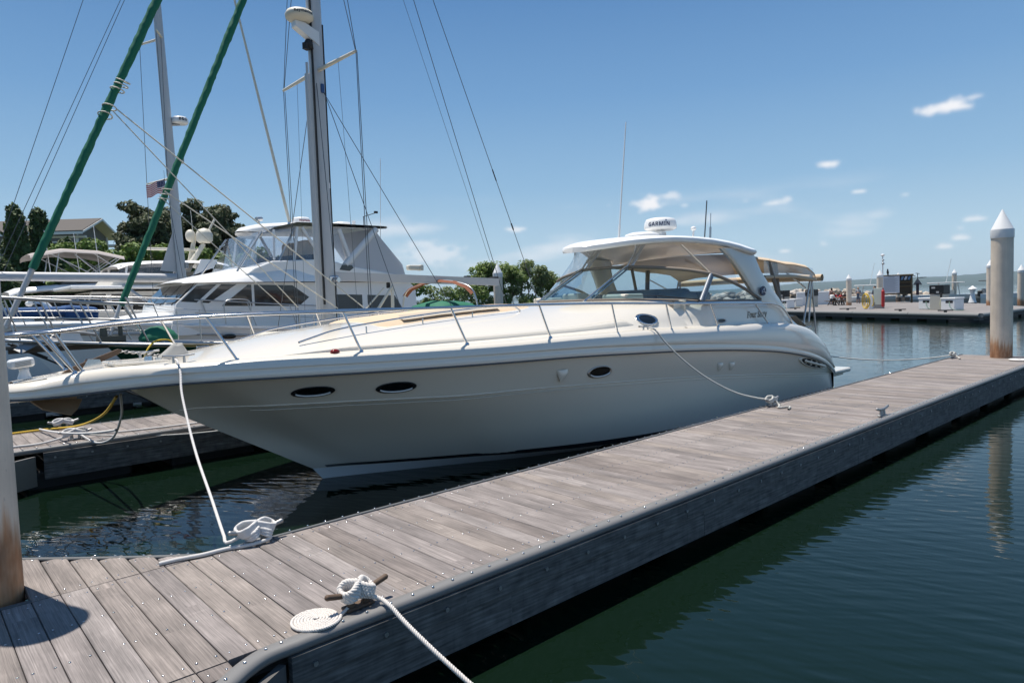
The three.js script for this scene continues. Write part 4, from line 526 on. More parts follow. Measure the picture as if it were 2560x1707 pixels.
// ---------------------------------------------------------------- green sailing cutter in the next slip
{
  const zc = -14.5, T = thing('sailing_cutter', 'green hulled sailing cutter with two green wrapped headsails and tall grey mast', 'sailboat', [7.5, 0, zc]), P = (x, y, w) => [x, y, zc + w], B = bothOf(T, zc);
  const sheer = (x) => 1.6 - 0.34 * Math.sin(Math.PI * clamp((x - 2.9) / 16, 0, 1)) , H = hullSkin(zc, 2.9, 14.6, sheer, 1.82, { rake: 1.3, flare: 0.3 });
  B('topside_band', H.side(0, 0.22), M.greenHull); B('gold_stripe', H.side(0.01, 0.035, 1).translate(0, 0, 0.008), M.gold); B('lower_side', H.side(0.22, 1), mat(0.55, 0.55, 0.53, 0.2)); B('bottom', H.bottom(), M.blackMatt); part(T, 'transom', H.transom(), M.greenHull); B('stripe', H.side(0.3, 0.335, 1).translate(0, 0, 0.008), M.black);
  part(T, 'deck', H.deckLid(0.06, 0.05), M.cream2); B('toe_rail', tube(H.rowAt(0).map(([x, y, z]) => [x, y + 0.03, z - 0.02]), 0.03, 80, 6), M.steelDull);
  part(T, 'coachroof', [rbox(4.6, 0.3, 2.2, 0.12, 8.4, 1.46, zc)], M.cream2); for (const s of [1, -1]) for (const x of [6.8, 7.8, 8.8]) part(T, 'cabin_port', rbox(0.5, 0.1, 0.02, 0.008, x, 1.5, zc + 1.1 * s), M.darkGlass);
  part(T, 'hawse_hole', [rbox(0.24, 0.09, 0.03, 0.014, 4.35, 1.44, zc + 0.93)], M.steel);
  // bowsprit with its own rail, anchors and bobstay
  const bs = part(T, 'bowsprit', [box(1.7, 0.05, 0.4, 2.25, 1.62, zc), box(1.5, 0.1, 0.14, 2.2, 1.57, zc)], mat(0.10, 0.085, 0.07, 0.8));
  part(bs, 'edge_tube', [tube([P(3.9, 1.53, 0.72), P(3.2, 1.58, 0.42), P(2.64, 1.63, 0.3), P(1.7, 1.73, 0.24), P(1.42, 1.76, 0.12), P(1.4, 1.76, 0), P(1.42, 1.76, -0.12), P(1.7, 1.73, -0.24), P(2.64, 1.63, -0.3), P(3.2, 1.58, -0.42)], 0.034, 80, 8)], M.steelDull);
  part(bs, 'bobstay', [bar(P(1.45, 1.7, 0), P(3.95, 0.25, 0), 0.016), bar(P(1.5, 1.68, 0), P(2.0, 1.4, 0), 0.03)], M.blackMatt);
  part(bs, 'roller_cheek', [plate(P(2.15, 1.62, 0.22), P(2.55, 1.62, 0.22), P(2.48, 1.82, 0.22), P(2.2, 1.84, 0.22), 0.02), plate(P(1.8, 1.64, 0.18), P(2.1, 1.64, 0.18), P(2.05, 1.72, 0.18), P(1.84, 1.74, 0.18), 0.02)], M.whiteMatt);
  for (const [x, y, w, k] of [[1.95, 1.74, 0.16, 1], [2.4, 1.78, -0.1, 1.15]]) { const a = part(T, 'anchor', tube([P(x - 0.25 * k, y + 0.0, w), P(x, y + 0.1 * k, w), P(x + 0.5 * k, y + 0.1 * k, w), P(x + 0.8 * k, y + 0.04, w)], 0.032, 30, 6), M.galv); part(a, 'fluke', [plate(P(x - 0.35 * k, y - 0.22, w + 0.16), P(x + 0.05 * k, y - 0.02, w), P(x - 0.25 * k, y, w), P(x - 0.45 * k, y - 0.15, w + 0.08), 0.02), plate(P(x - 0.35 * k, y - 0.22, w - 0.16), P(x - 0.45 * k, y - 0.15, w - 0.08), P(x - 0.25 * k, y, w), P(x + 0.05 * k, y - 0.02, w), 0.02)], M.galv); }
  { const l = []; for (let i = 0; i < 24; i++) l.push(new THREE.TorusGeometry(0.02, 0.006, 5, 8).scale(1.3, 0.9, 1).rotateX(i & 1 ? 1.57 : 0).translate(2.75 + i * 0.036, 1.86 - i * 0.002, zc + 0.1)); part(T, 'anchor_chain', l, M.galv); part(T, 'windlass', [bar(P(2.88, 1.7, 0.1), P(2.88, 1.98, 0.1), 0.07, 0.05, 10), bar(P(3.16, 1.7, 0.1), P(3.16, 1.92, 0.1), 0.04, 0.04, 8), box(0.45, 0.1, 0.2, 3.0, 1.69, zc + 0.1)], mat(0.07, 0.075, 0.06, 0.5)); }
  part(T, 'canvas_cover', skin([[0, 0.34, 0.26], [0.06, 0.35, 0.27], [0.16, 0.28, 0.2], [0.25, 0.14, 0.1], [0.27, 0, 0]].map(([h, a, c]) => Array.from({ length: 25 }, (_, i) => { const t = i / 24 * 6.2832, n = 1 + 0.18 * fbm(Math.cos(t) * 3, Math.sin(t) * 3, h * 7, 3); return P(3.78 + a * Math.cos(t) * n, 1.62 + h, 0.2 + c * Math.sin(t) * n); }))), M.green);
  part(T, 'shore_cord', tube([P(3.9, 1.56, 0.78), P(3.78, 1.63, 0.8), P(3.55, 1.62, 0.85), P(3.4, 1.5, 0.95), P(3.3, 1.3, 1.0)], 0.018, 30, 6), M.yellow); part(T, 'bow_line', bar(P(4.35, 1.42, 0.96), P(3.9, 1.2, 1.3), 0.014), M.cream2);
  // pulpit and guard rails
  const pr = part(T, 'pulpit', [tube([P(3.6, 2.3, 0.75), P(2.73, 2.37, 0.5), P(1.9, 2.44, 0.35), P(1.3, 2.5, 0.2), P(1.22, 2.5, 0), P(1.3, 2.5, -0.2), P(1.9, 2.44, -0.35), P(2.73, 2.37, -0.5), P(3.6, 2.3, -0.75)], 0.02, 80, 8), tube([P(3.6, 2.0, 0.78), P(2.73, 2.07, 0.5), P(1.9, 2.12, 0.33), P(1.4, 2.14, 0.15)], 0.015, 40, 6), tube([P(3.6, 2.0, -0.78), P(2.73, 2.07, -0.5), P(1.9, 2.12, -0.33), P(1.4, 2.14, -0.15)], 0.015, 40, 6)], M.steelDull);
  for (const s of [1, -1]) for (const [x, w, tx] of [[1.55, 0.2, 1.42], [2.1, 0.27, 1.9], [2.7, 0.32, 2.45], [3.4, 0.6, 3.15]]) part(pr, 'stanchion', bar(P(x + 0.1, 1.62, w * s), P(tx, 2.44, (w + 0.08) * s), 0.016), M.steelDull);
  for (const s of [1, -1]) { const sh = (x) => sheer(x) + 0.02, wd = (x) => 1.78 * (1 - Math.pow(1 - Math.min(1, (x - 2.9) / 11.7 / 0.62), 2.2)); for (let x = 4.4; x < 14; x += 1.75) part(T, 'guard_stanchion', bar(P(x, sh(x), wd(x) * s), P(x, sh(x) + 0.66, wd(x) * s), 0.013), M.steelDull); for (const dy of [0.64, 0.34]) part(T, 'lifeline', tube([3.6, 4.4, 6.15, 7.9, 9.65, 11.4, 13.15].map((x) => P(x, (x < 4 ? 2.3 - (0.64 - dy) : sh(x) + dy), wd(x) * s)), 0.005, 40, 5), M.steelDull); }
  // spars
  const mast = part(T, 'mast', new THREE.CylinderGeometry(0.14, 0.155, 14.4, 20).scale(1.15, 1, 0.9).translate(7.47, 8.6, zc), M.alu);
  part(mast, 'sail_track', [box(0.03, 13.4, 0.05, 7.33, 8.9, zc + 0.1), box(0.025, 7, 0.03, 7.64, 5, zc + 0.05)], M.blackMatt); part(mast, 'winch', [bar(P(7.55, 2.75, 0.12), P(7.62, 2.75, 0.28), 0.07, 0.06, 14), rbox(0.24, 0.16, 0.14, 0.03, 7.58, 2.77, zc + 0.1)], M.steel); part(mast, 'cleat_plate', [box(0.1, 0.12, 0.01, 7.56, 4.9, zc + 0.1)], M.white); part(mast, 'block', rbox(0.08, 0.2, 0.06, 0.02, 7.52, 7.05, zc + 0.14), M.blueCanvas);
  part(T, 'stowed_pole', [bar(P(7.17, 1.7, 0.14), P(7.17, 7.3, 0.14), 0.062, 0.06, 14), bar(P(7.17, 7.3, 0.14), P(7.17, 7.55, 0.14), 0.03)], M.alu);
  part(T, 'spreader', bar(P(7.47, 7.46, 0), P(7.47, 7.40, 1.76), 0.05, 0.032, 8), M.cream2); part(T, 'spreader', bar(P(7.47, 7.46, 0), P(7.47, 7.46, -1.76), 0.05, 0.032, 8), M.cream2);
  const boom = part(T, 'boom', [box(5.05, 0.2, 0.13, 10.15, 2.76, zc, 0, 0, -0.034), bar(P(7.6, 2.86, 0), P(7.8, 2.85, 0), 0.04)], M.alu); part(boom, 'vang_block', [rbox(0.1, 0.14, 0.05, 0.02, 9.1, 2.62, zc), rbox(0.22, 0.04, 0.05, 0.015, 11.6, 2.83, zc), rbox(0.3, 0.05, 0.05, 0.015, 12.55, 2.8, zc)], M.blackMatt);
  part(T, 'gallows', [bar(P(9.15, 2.6, 0.1), P(8.3, 1.7, 0.35), 0.035), bar(P(9.15, 2.6, 0.1), P(9.0, 1.6, 0.3), 0.04), bar(P(8.9, 2.55, 0.1), P(8.2, 2.0, 0.3), 0.02)], M.cream2);
  const rad = part(T, 'radar_dome', lathe([[0, -0.12], [0.2, -0.12], [0.3, -0.05], [0.31, 0.03], [0.27, 0.1], [0.15, 0.13], [0, 0.135]], 7.1, 8.55, zc + 0.05, 30), M.cream2); part(rad, 'bracket', [prism([[0, 0], [0.55, -0.32], [0.55, -0.02], [0.2, 0.12], [0, 0.12]], 0.2).translate(6.95, 8.3, zc - 0.05)], M.white);
  { const g = letters('Raymarine', 0.062, font, 0.003), p = g.attributes.position; for (let i = 0; i < p.count; i++) { const a = p.getX(i) / 0.31, r = 0.312 + p.getZ(i); p.setXYZ(i, Math.sin(a) * r, p.getY(i), Math.cos(a) * r); } g.computeVertexNormals(); g.rotateY(-0.1); part(rad, 'lettering', g.translate(7.1, 8.57, zc + 0.05), M.black); }
  part(T, 'deck_light', [lathe([[0.05, 0.1], [0.1, 0], [0.11, -0.1], [0.02, -0.1]], 7.25, 7.98, zc + 0.1, 14), box(0.14, 0.14, 0.1, 7.18, 7.9, zc + 0.14, 0.4)], M.blackMatt);
  // headsails wound in green cloth
  const s1 = part(T, 'furled_headsail', furled(P(1.88, 2.98, 0), P(6.9, 14.2, 0), 0.066, 0.1, 300), M.green, 'outer green wrapped headsail'); part(s1, 'furler', [bar(P(1.45, 2.0, 0), P(1.9, 3.02, 0), 0.045, 0.05, 10)], M.alu); part(s1, 'tie', [[3.46, 6.5], [3.42, 6.42], [3.35, 6.32], [3.2, 5.98], [3.12, 5.82]].map(([x, y], i) => new THREE.TorusGeometry(0.118, 0.012, 6, 18).rotateX(Math.PI / 2 + 0.25 - i * 0.13).rotateZ(-0.3).translate(x + 0.055, y, zc)), M.cream2);
  const s2 = part(T, 'furled_headsail', furled(P(3.22, 2.3, 0), P(7.1, 11.5, 0), 0.058, 0.09, 240), M.green, 'inner green wrapped headsail'); part(s2, 'tie', [[4.12, 4.55], [4.08, 4.45], [4.04, 4.36]].map(([x, y]) => new THREE.TorusGeometry(0.098, 0.011, 6, 18).rotateX(1.7).translate(x + 0.05, y, zc)), M.cream2); part(s2, 'furler', [bar(P(2.98, 1.75, 0.1), P(3.24, 2.4, 0), 0.035, 0.035), bar(P(3.6, 1.7, -0.1), P(3.24, 2.35, 0), 0.025)], M.alu);
  // standing rigging and sheets
  const stay = (n, a, b, r = 0.008, m = M.wire) => part(T, n, bar(P(...a), P(...b), r, r, 5), m);
  for (const s of [1, -1]) { stay('shroud', [7.5, 1.5, 1.78 * s], [7.47, 7.42, 1.76 * s]); stay('shroud', [7.56, 1.5, 1.78 * s], [7.5, 7.42, 1.75 * s]); stay('shroud', [7.47, 7.42, 1.76 * s], [7.47, 15.2, 0]); stay('shroud', [7.47, 7.42, 1.74 * s], [7.47, 12.5, 0.05 * s]); stay('shroud', [6.9, 1.5, 1.6 * s], [7.4, 7.2, 0.1 * s]); stay('shroud', [8.5, 1.5, 1.75 * s], [7.5, 7.2, 0.1 * s]); stay('flag_halyard', [7.47, 7.42, 1.0 * s], [7.5, 1.6, 1.3 * s], 0.004); }
  stay('backstay', [13.14, 1.6, 0], [8.1, 15.6, 0.0], 0.009); stay('backstay', [14.5, 1.55, 0], [8.3, 15.6, 0], 0.009); part(T, 'stay_insulator', [bar(P(12.63, 5.79, 0), P(12.76, 5.49, 0), 0.016), bar(P(13.27, 4.34, 0), P(13.35, 4.16, 0), 0.02)], M.blackMatt); stay('running_stay', [10.2, 1.6, 1.5], [7.55, 7.0, 0.1], 0.008);
  stay('sheet', [3.36, 5.95, 0.05], [8.15, 2.1, 0.4], 0.014, M.cream2); stay('sheet', [3.3, 5.9, 0.05], [6.55, 2.15, 0.4], 0.011, M.cream2); stay('sheet', [4.1, 4.5, 0.05], [7.5, 2.1, 0.4], 0.013, M.cream2); stay('sheet', [4.0, 4.4, 0.05], [6.2, 2.1, 0.6], 0.01, M.cream2); stay('topping_lift', [12.6, 2.8, 0], [7.6, 15.5, 0], 0.005);
  // folded bimini and spray hood aft
  const bi = part(T, 'bimini_bow', [tube([P(10.45, 1.95, -1.5), P(10.5, 2.45, -1.35), P(10.55, 2.66, -0.7), P(10.6, 2.72, 0), P(10.65, 2.66, 0.7), P(10.7, 2.45, 1.3), P(10.75, 1.95, 1.45)], 0.022, 50, 8)], M.steelDull);
  part(bi, 'folded_canvas', skin([-1, -0.5, 0, 0.5, 1].map((k) => [[10.48, 2.35, -1.42], [10.52, 2.53, -1.2], [10.55, 2.66, -0.7], [10.6, 2.73, 0], [10.65, 2.66, 0.7], [10.68, 2.52, 1.15], [10.71, 2.35, 1.36]].map(([x, y, w]) => P(x + k * 0.1, y + 0.06 * (1 - k * k) - 0.03, w)))), mat(0.20, 0.065, 0.03, 0.85));
  part(T, 'spray_hood', skin([[10.0, 0], [10.15, 0.8], [10.5, 1], [11.0, 0.95], [11.3, 0.85]].map(([x, k]) => Array.from({ length: 13 }, (_, i) => { const t = i / 12 * Math.PI; return P(x, 1.85 + 0.36 * k * Math.pow(Math.sin(t), 0.6), 0.75 * Math.cos(t)); }))), M.green);
}
pile(20.1, -22.97, 3.83, 'white pile standing behind the end of the grey boom', null);

// ---------------------------------------------------------------- white flybridge yacht beyond the cutter
{
  const zc = -21.5, T = thing('flybridge_yacht', 'white flybridge yacht with hard top and dark side windows beyond the green cutter', 'yacht', [8, 0, zc]), P = (x, y, w) => [x, y, zc + w], B = bothOf(T, zc);
  const sheer = (x) => 1.93 - 0.55 * smooth(x, 2.5, 12), H = hullSkin(zc, 2.15, 14.9, sheer, 2.15, { rake: 1.4, flare: 0.35 });
  B('hull_side', H.side(0, 1), M.gelBright); B('bottom', H.bottom(), M.blackMatt); part(T, 'transom', H.transom(), M.gelBright); part(T, 'deck', H.deckLid(0.12, 0.03), M.gelBright); B('rub_rail', tube(H.rowAt(0.14).map(([x, y, z]) => [x, y, z + 0.02]), 0.03, 70, 6), M.steelDull); B('gunwale', tube(H.rowAt(0).map(([x, y, z]) => [x, y + 0.0, z - 0.04]), 0.06, 70, 8), M.gelBright);
  for (const s of [1, -1]) part(T, 'hull_port', new THREE.SphereGeometry(0.2, 20, 10).scale(1, 0.36, 0.12).translate(7.0, 1.4, zc + 1.93 * s), M.darkGlass);
  // trunk cabin forward, deckhouse
  part(T, 'foredeck_trunk', skin(Array.from({ length: 9 }, (_, k) => [3.3, 3.8, 4.6, 5.4, 6.2, 6.7].map((x, i) => { const f = 1 - k / 4; return P(x, 1.86 - 0.02 * i + [0.0, 0.12, 0.22, 0.36, 0.44, 0.5][i] * Math.pow(1 - Math.pow(Math.abs(f), 3.5), 0.5), f * [0.5, 0.85, 1.2, 1.4, 1.5, 1.52][i]); }))), M.gelBright);
  const dh = part(T, 'deckhouse', prism([[5.55, 1.5], [5.75, 2.36], [6.35, 2.93], [13.3, 2.9], [13.55, 2.7], [13.62, 1.4]], 3.28).translate(0, 0, zc - 1.64), M.gelBright);
  for (const s of [1, -1]) { const w = (g) => g.translate(0, 0, s > 0 ? zc + 1.636 : zc - 1.648); for (const poly of [[[6.95, 2.27], [7.72, 2.86], [7.82, 2.86], [7.82, 2.24]], [[7.9, 2.24], [7.9, 2.86], [9.08, 2.83], [9.6, 2.46], [9.26, 2.2]], [[10.25, 1.95], [10.43, 2.53], [11.45, 2.5], [11.45, 1.9]], [[11.65, 1.88], [11.65, 2.49], [12.7, 2.45], [13.05, 1.9]]]) part(dh, 'side_window', w(prism(poly, 0.012)), M.tinted); part(dh, 'front_side_window', w(prism([[5.86, 2.42], [6.3, 2.84], [6.66, 2.88], [7.4, 2.88], [6.6, 2.36]], 0.012)), M.tinted); part(dh, 'window_bar', w(prism([[6.25, 2.36], [6.86, 2.9], [6.98, 2.9], [6.38, 2.36]], 0.03)), M.gelBright); }
  for (const s of [-1, 0, 1]) part(dh, 'windscreen', plate(P(5.745, 2.40, s * 1.05 + 0.48), P(5.745, 2.40, s * 1.05 - 0.48), P(6.27, 2.9, s * 1.05 - 0.48), P(6.27, 2.9, s * 1.05 + 0.48), -0.012), M.tinted);
  for (const [x, w] of [[5.9, 1.3], [6.0, 0.2]]) part(T, 'wiper', bar(P(5.72, 2.33, w), P(5.95, 2.66, w - 0.1), 0.012), M.black);
  // brow and flybridge moulding
  part(T, 'brow', skin([1, 0.92, 0.5, 0, -0.5, -0.92, -1].map((f, k) => [[6.0, 2.94, 1.45], [6.25, 3.0, 1.72], [6.7, 3.06, 1.85], [7.8, 3.28, 1.9], [8.8, 3.42, 1.9], [9.9, 3.02, 1.9], [13.4, 2.98, 1.9]].map(([x, y, w], i) => P(x, Math.abs(f) === 1 ? 2.93 : y + (1 - f * f) * [0.05, 0.08, 0.12, 0.12, 0.1, 0.5, 0.2][i], w * f)))), M.gelBright);
  const fb = part(T, 'flybridge', prism([[7.3, 3.0], [7.9, 3.34], [8.45, 3.55], [9.9, 3.62], [10.5, 3.55], [11, 3.42], [13, 3.12], [13.0, 2.95]], 3.5, 0.04).translate(0, 0, zc - 1.75), M.gelBright);
  part(fb, 'wind_deflector', skin([0, 1].map((k) => Array.from({ length: 21 }, (_, i) => { const t = (i / 20 - 0.5) * Math.PI; return P(8.2 + 1.8 * (1 - Math.cos(t)) + k * 0.18, 3.5 + 0.1 * (1 - Math.cos(t)) + k * 0.2, 1.7 * Math.sin(t)); }))), M.tinted); part(fb, 'side_port', [prism([[10.6, 3.3], [10.7, 3.46], [11.05, 3.44], [11.1, 3.36], [10.95, 3.26]], 0.02).translate(0, 0, zc + 1.785)], M.tinted);
  part(fb, 'seat', [rbox(0.5, 0.9, 0.6, 0.1, 10.1, 3.85, zc + 0.6), rbox(0.5, 0.9, 0.6, 0.1, 10.1, 3.85, zc - 0.5)], M.tanCanvas);
  const ht = part(T, 'hard_top', skin([[8.1, 4.47, 0.9], [8.25, 4.6, 1.35], [8.6, 4.69, 1.6], [9.3, 4.74, 1.7], [10.5, 4.76, 1.72], [12.45, 4.76, 1.7], [12.5, 4.72, 1.7], [12.45, 4.68, 1.68], [10.5, 4.66, 1.68], [9.3, 4.62, 1.64], [8.7, 4.5, 1.5], [8.1, 4.45, 0.9]].map(([x, y, w], i) => Array.from({ length: 11 }, (_, k) => { const f = 1 - k / 5; return P(x + (i < 3 || i > 9 ? 0.5 * Math.abs(f) * Math.abs(f) : 0), y + 0.1 * (1 - f * f) * (i > 5 ? 0.8 : 1), w * f); }))), M.gelBright);
  for (const s of [1, -1]) { part(ht, 'support', bar(P(8.3, 4.45, 1.45 * s), P(7.45, 3.25, 1.6 * s), 0.03), M.steelDull); part(ht, 'support', bar(P(9.3, 4.6, 1.55 * s), P(8.5, 3.3, 1.75 * s), 0.028), M.steelDull); part(ht, 'support', bar(P(8.65, 4.5, 1.5 * s), P(8.55, 3.6, 1.65 * s), 0.035), M.white); part(ht, 'support', bar(P(9.35, 4.6, 1.6 * s), P(9.15, 3.55, 1.7 * s), 0.045), M.white); part(ht, 'support', bar(P(9.5, 4.6, 1.6 * s), P(10.1, 3.6, 1.7 * s), 0.05), M.white); part(ht, 'support', bar(P(10.75, 4.6, 1.6 * s), P(11.1, 3.5, 1.7 * s), 0.07), M.whiteMatt); part(ht, 'support', bar(P(12.1, 4.65, 1.62 * s), P(10.85, 3.45, 1.72 * s), 0.11), M.whiteMatt);
    part(ht, 'clear_curtain', [plate(P(8.35, 4.5, 1.5 * s), P(7.9, 3.4, 1.68 * s), P(10.9, 3.55, 1.7 * s), P(10.7, 4.62, 1.58 * s), 0.002)], M.vinylClear); if (s > 0) part(ht, 'canvas_side', [plate(P(11.95, 4.68, 1.64 * s), P(10.95, 3.4, 1.74 * s), P(13.1, 3.1, 1.74 * s), P(13.0, 3.5, 1.72 * s), 0.01)], M.whiteCanvas); }
  part(ht, 'canvas_back', [plate(P(12.0, 4.68, 1.62), P(13.05, 3.3, 1.72), P(13.05, 3.3, -1.72), P(12.0, 4.68, -1.62), 0.01)], M.whiteCanvas); part(ht, 'clear_curtain', plate(P(8.3, 4.45, 1.2), P(8.3, 4.45, -1.2), P(8.1, 3.45, -1.4), P(8.1, 3.45, 1.4), 0.002), M.vinylClear);
  const rd = part(T, 'radar_dome', lathe([[0, -0.1], [0.27, -0.1], [0.3, -0.06], [0.29, 0.08], [0.24, 0.13], [0, 0.14]], 10.25, 4.98, zc, 28), M.white); { const g = letters('Raymarine', 0.06, font, 0.003), p = g.attributes.position; for (let i = 0; i < p.count; i++) { const a = p.getX(i) / 0.3, r = 0.303 + p.getZ(i); p.setXYZ(i, Math.sin(a) * r, p.getY(i), Math.cos(a) * r); } g.computeVertexNormals(); g.rotateY(0.1); part(rd, 'lettering', g.translate(10.25, 4.99, zc), mat(0.2, 0.02, 0.04, 0.5)); }
  part(T, 'satellite_dome', lathe([[0, 0], [0.3, 0], [0.28, 0.1], [0, 0.14]], 11.4, 4.84, zc + 0.6, 20), M.white); part(T, 'anchor_light', bar(P(11.75, 4.8, 0.8), P(11.75, 5.0, 0.8), 0.06), M.white); part(T, 'searchlight', [bar(P(8.75, 4.75, 0.2), P(8.75, 4.9, 0.2), 0.03), bar(P(8.65, 4.95, 0.25), P(8.85, 4.98, 0.15), 0.07)], M.steelDull); part(T, 'camera_mast', [bar(P(11.9, 4.78, 1.2), P(11.9, 5.1, 1.2), 0.015), bar(P(11.88, 5.1, 1.2), P(12.35, 5.25, 1.2), 0.012), rbox(0.14, 0.08, 0.06, 0.02, 12.38, 5.28, zc + 1.2)], M.black); part(T, 'whip_antenna', bar(P(9.4, 4.75, 1.0), P(8.0, 11.5, 1.0), 0.05, 0.03), M.cream2); part(T, 'whip_antenna', bar(P(12.2, 3.0, 1.6), P(12.4, 7.0, 1.6), 0.01), M.white);
  // side rails
  const rl = (x) => sheer(x) + 0.72, rw = (x) => 2.05 * (1 - Math.pow(1 - Math.min(1, (x - 2.15) / 12.75 / 0.62), 2.2)); const br = part(T, 'bow_rail', [1, -1].flatMap((s) => [tube([1.75, 2.3, 3.2, 4.2, 5.5, 7, 8.5, 10].map((x) => P(x, rl(x), s * (x < 2.3 ? 0.12 + (x - 1.75) * 0.5 : Math.max(0.4, rw(x))))), 0.02, 60, 6), tube([2.3, 3.2, 4.2, 5.5, 7, 8.5, 10].map((x) => P(x, rl(x) - 0.36, s * Math.max(0.35, rw(x)))), 0.012, 60, 5)]), M.steelDull);
  for (const s of [1, -1]) for (const x of [2.4, 3.2, 4.2, 5.3, 6.5, 7.7, 8.9, 10]) part(br, 'stanchion', bar(P(x + 0.12, sheer(x), s * Math.max(0.3, rw(x))), P(x - 0.12, rl(x), s * Math.max(0.35, rw(x))), 0.015), M.steelDull);
  part(T, 'boarding_gate', tube([P(6.9, 1.75, 2.02), P(6.9, 2.36, 2.02), P(7.0, 2.42, 2.02), P(7.5, 2.42, 2.02), P(7.6, 2.36, 2.02), P(7.6, 1.75, 2.02)], 0.018, 40, 6), M.steelDull);
  part(T, 'stern_davit', [rbox(0.5, 0.18, 0.2, 0.05, 13.6, 3.4, zc + 1.5), rbox(0.12, 0.2, 0.24, 0.02, 13.9, 3.4, zc + 1.5)], M.cream2); part(T, 'anchor', [plate(P(2.1, 1.75, 0.1), P(2.7, 1.85, 0.05), P(2.7, 1.75, -0.05), P(2.05, 1.62, -0.1), 0.04)], M.rust);
}
// ---------------------------------------------------------------- sailboat with blue canvas, motor yachts further along
{
  const zc = -28.3, T = thing('sailboat', 'white sailboat with blue canvas, bare grey boom and mast behind the flybridge yacht', 'sailboat', [7, 0, zc]), P = (x, y, w) => [x, y, zc + w], B = bothOf(T, zc);
  const H = hullSkin(zc, 14, 1.6, (x) => 1.35, 1.7, { rake: -1.2 }); B('hull_side', H.side(0, 1), M.gelBright); part(T, 'deck', H.deckLid(0.1), M.gelBright); part(T, 'transom', H.transom(), M.gelBright); part(T, 'coachroof', rbox(5, 0.5, 2, 0.15, 8.6, 1.6, zc), M.gelBright);
  const m = part(T, 'mast', bar(P(8.4, 1.4, 0.3), P(8.02, 16, 0.3), 0.19, 0.14, 16), M.alu); part(m, 'fitting', [rbox(0.14, 0.25, 0.12, 0.03, 8.53, 3.9, zc + 0.4), rbox(0.12, 0.2, 0.12, 0.03, 8.5, 3.3, zc + 0.45), rbox(0.2, 0.4, 0.18, 0.04, 8.6, 8.0, zc + 0.3)], M.galv);
  part(T, 'boom', [bar(P(2.0, 3.52, 0.3), P(8.2, 3.43, 0.3), 0.15, 0.17, 12)], M.alu); part(T, 'mainsail_clew', plate(P(8.22, 5.4, 0.28), P(7.62, 3.72, 0.28), P(8.35, 3.66, 0.28), P(8.3, 5.4, 0.28), 0.01), mat(0.55, 0.55, 0.55, 0.8));
  for (const [y, h] of [[7.1, 1.15], [12.3, 0.95]]) for (const s of [1, -1]) part(T, 'spreader', bar(P(8.2, y + 0.1, 0.3), P(7.75 - (s < 0 ? 0.1 : 0), y, 0.3 + s * h), 0.05, 0.035), M.cream2);
  const rd = part(T, 'radar_dome', lathe([[0, -0.14], [0.24, -0.14], [0.3, -0.08], [0.29, 0.06], [0.22, 0.12], [0, 0.13]], 8.62, 9.4, zc + 0.4, 24), M.white); part(rd, 'bracket', bar(P(8.2, 9.2, 0.3), P(8.6, 9.25, 0.4), 0.05), M.galv); { const g = letters('B&G', 0.11, font, 0.003), p = g.attributes.position; for (let i = 0; i < p.count; i++) { const a = p.getX(i) / 0.3, r = 0.302 + p.getZ(i); p.setXYZ(i, Math.sin(a) * r, p.getY(i), Math.cos(a) * r); } g.computeVertexNormals(); part(rd, 'lettering', g.rotateY(0.1).translate(8.62, 9.41, zc + 0.4), M.black); }
  const wire = (a, b) => part(T, 'rigging_wire', bar(P(...a), P(...b), 0.01, 0.01, 5), M.wire);
  wire([7.75, 7.1, 1.45], [7.9, 1.4, 1.6]); wire([7.75, 7.1, 1.45], [8.1, 12.3, 0.5]); wire([7.65, 7.1, -0.85], [7.7, 1.4, -1.2]); wire([7.65, 7.1, -0.85], [7.65, 12.3, -0.6]); wire([7.75, 12.3, 1.2], [7.75, 7.1, 1.4]); wire([2.0, 1.6, 0], [8.0, 15.8, 0.2]); wire([1.75, 1.5, 0.6], [6.6, 15.8, 0.2]); wire([2.6, 3.6, 0.3], [7.9, 15.8, 0.3]); wire([8.0, 7, 0.3], [8.3, 2.0, 1.2]);
  part(T, 'blue_canvas', [rbox(2.6, 0.34, 1.0, 0.15, 3.2, 2.28, zc + 1.4), rbox(1.0, 0.5, 1.3, 0.16, 4.7, 2.2, zc + 1.3, 0, 0, -0.12)], M.blueCanvas); part(T, 'stern_arch', [tube([P(3.95, 1.4, 1.5), P(3.9, 2.35, 1.5), P(3.7, 2.6, 1.4), P(3.5, 2.6, 0), P(3.7, 2.6, -1.4)], 0.09, 40, 8)], M.gelBright); part(T, 'outboard_cover', rbox(0.4, 0.55, 0.3, 0.08, 3.55, 1.95, zc + 1.6), M.greyCanvas); part(T, 'stern_locker', [rbox(0.6, 0.5, 0.6, 0.1, 3.1, 1.9, zc + 1.6)], M.gelBright); part(T, 'vang_tube', bar(P(6.3, 3.2, 0.4), P(7.6, 2.0, 0.9), 0.06), M.alu);
}
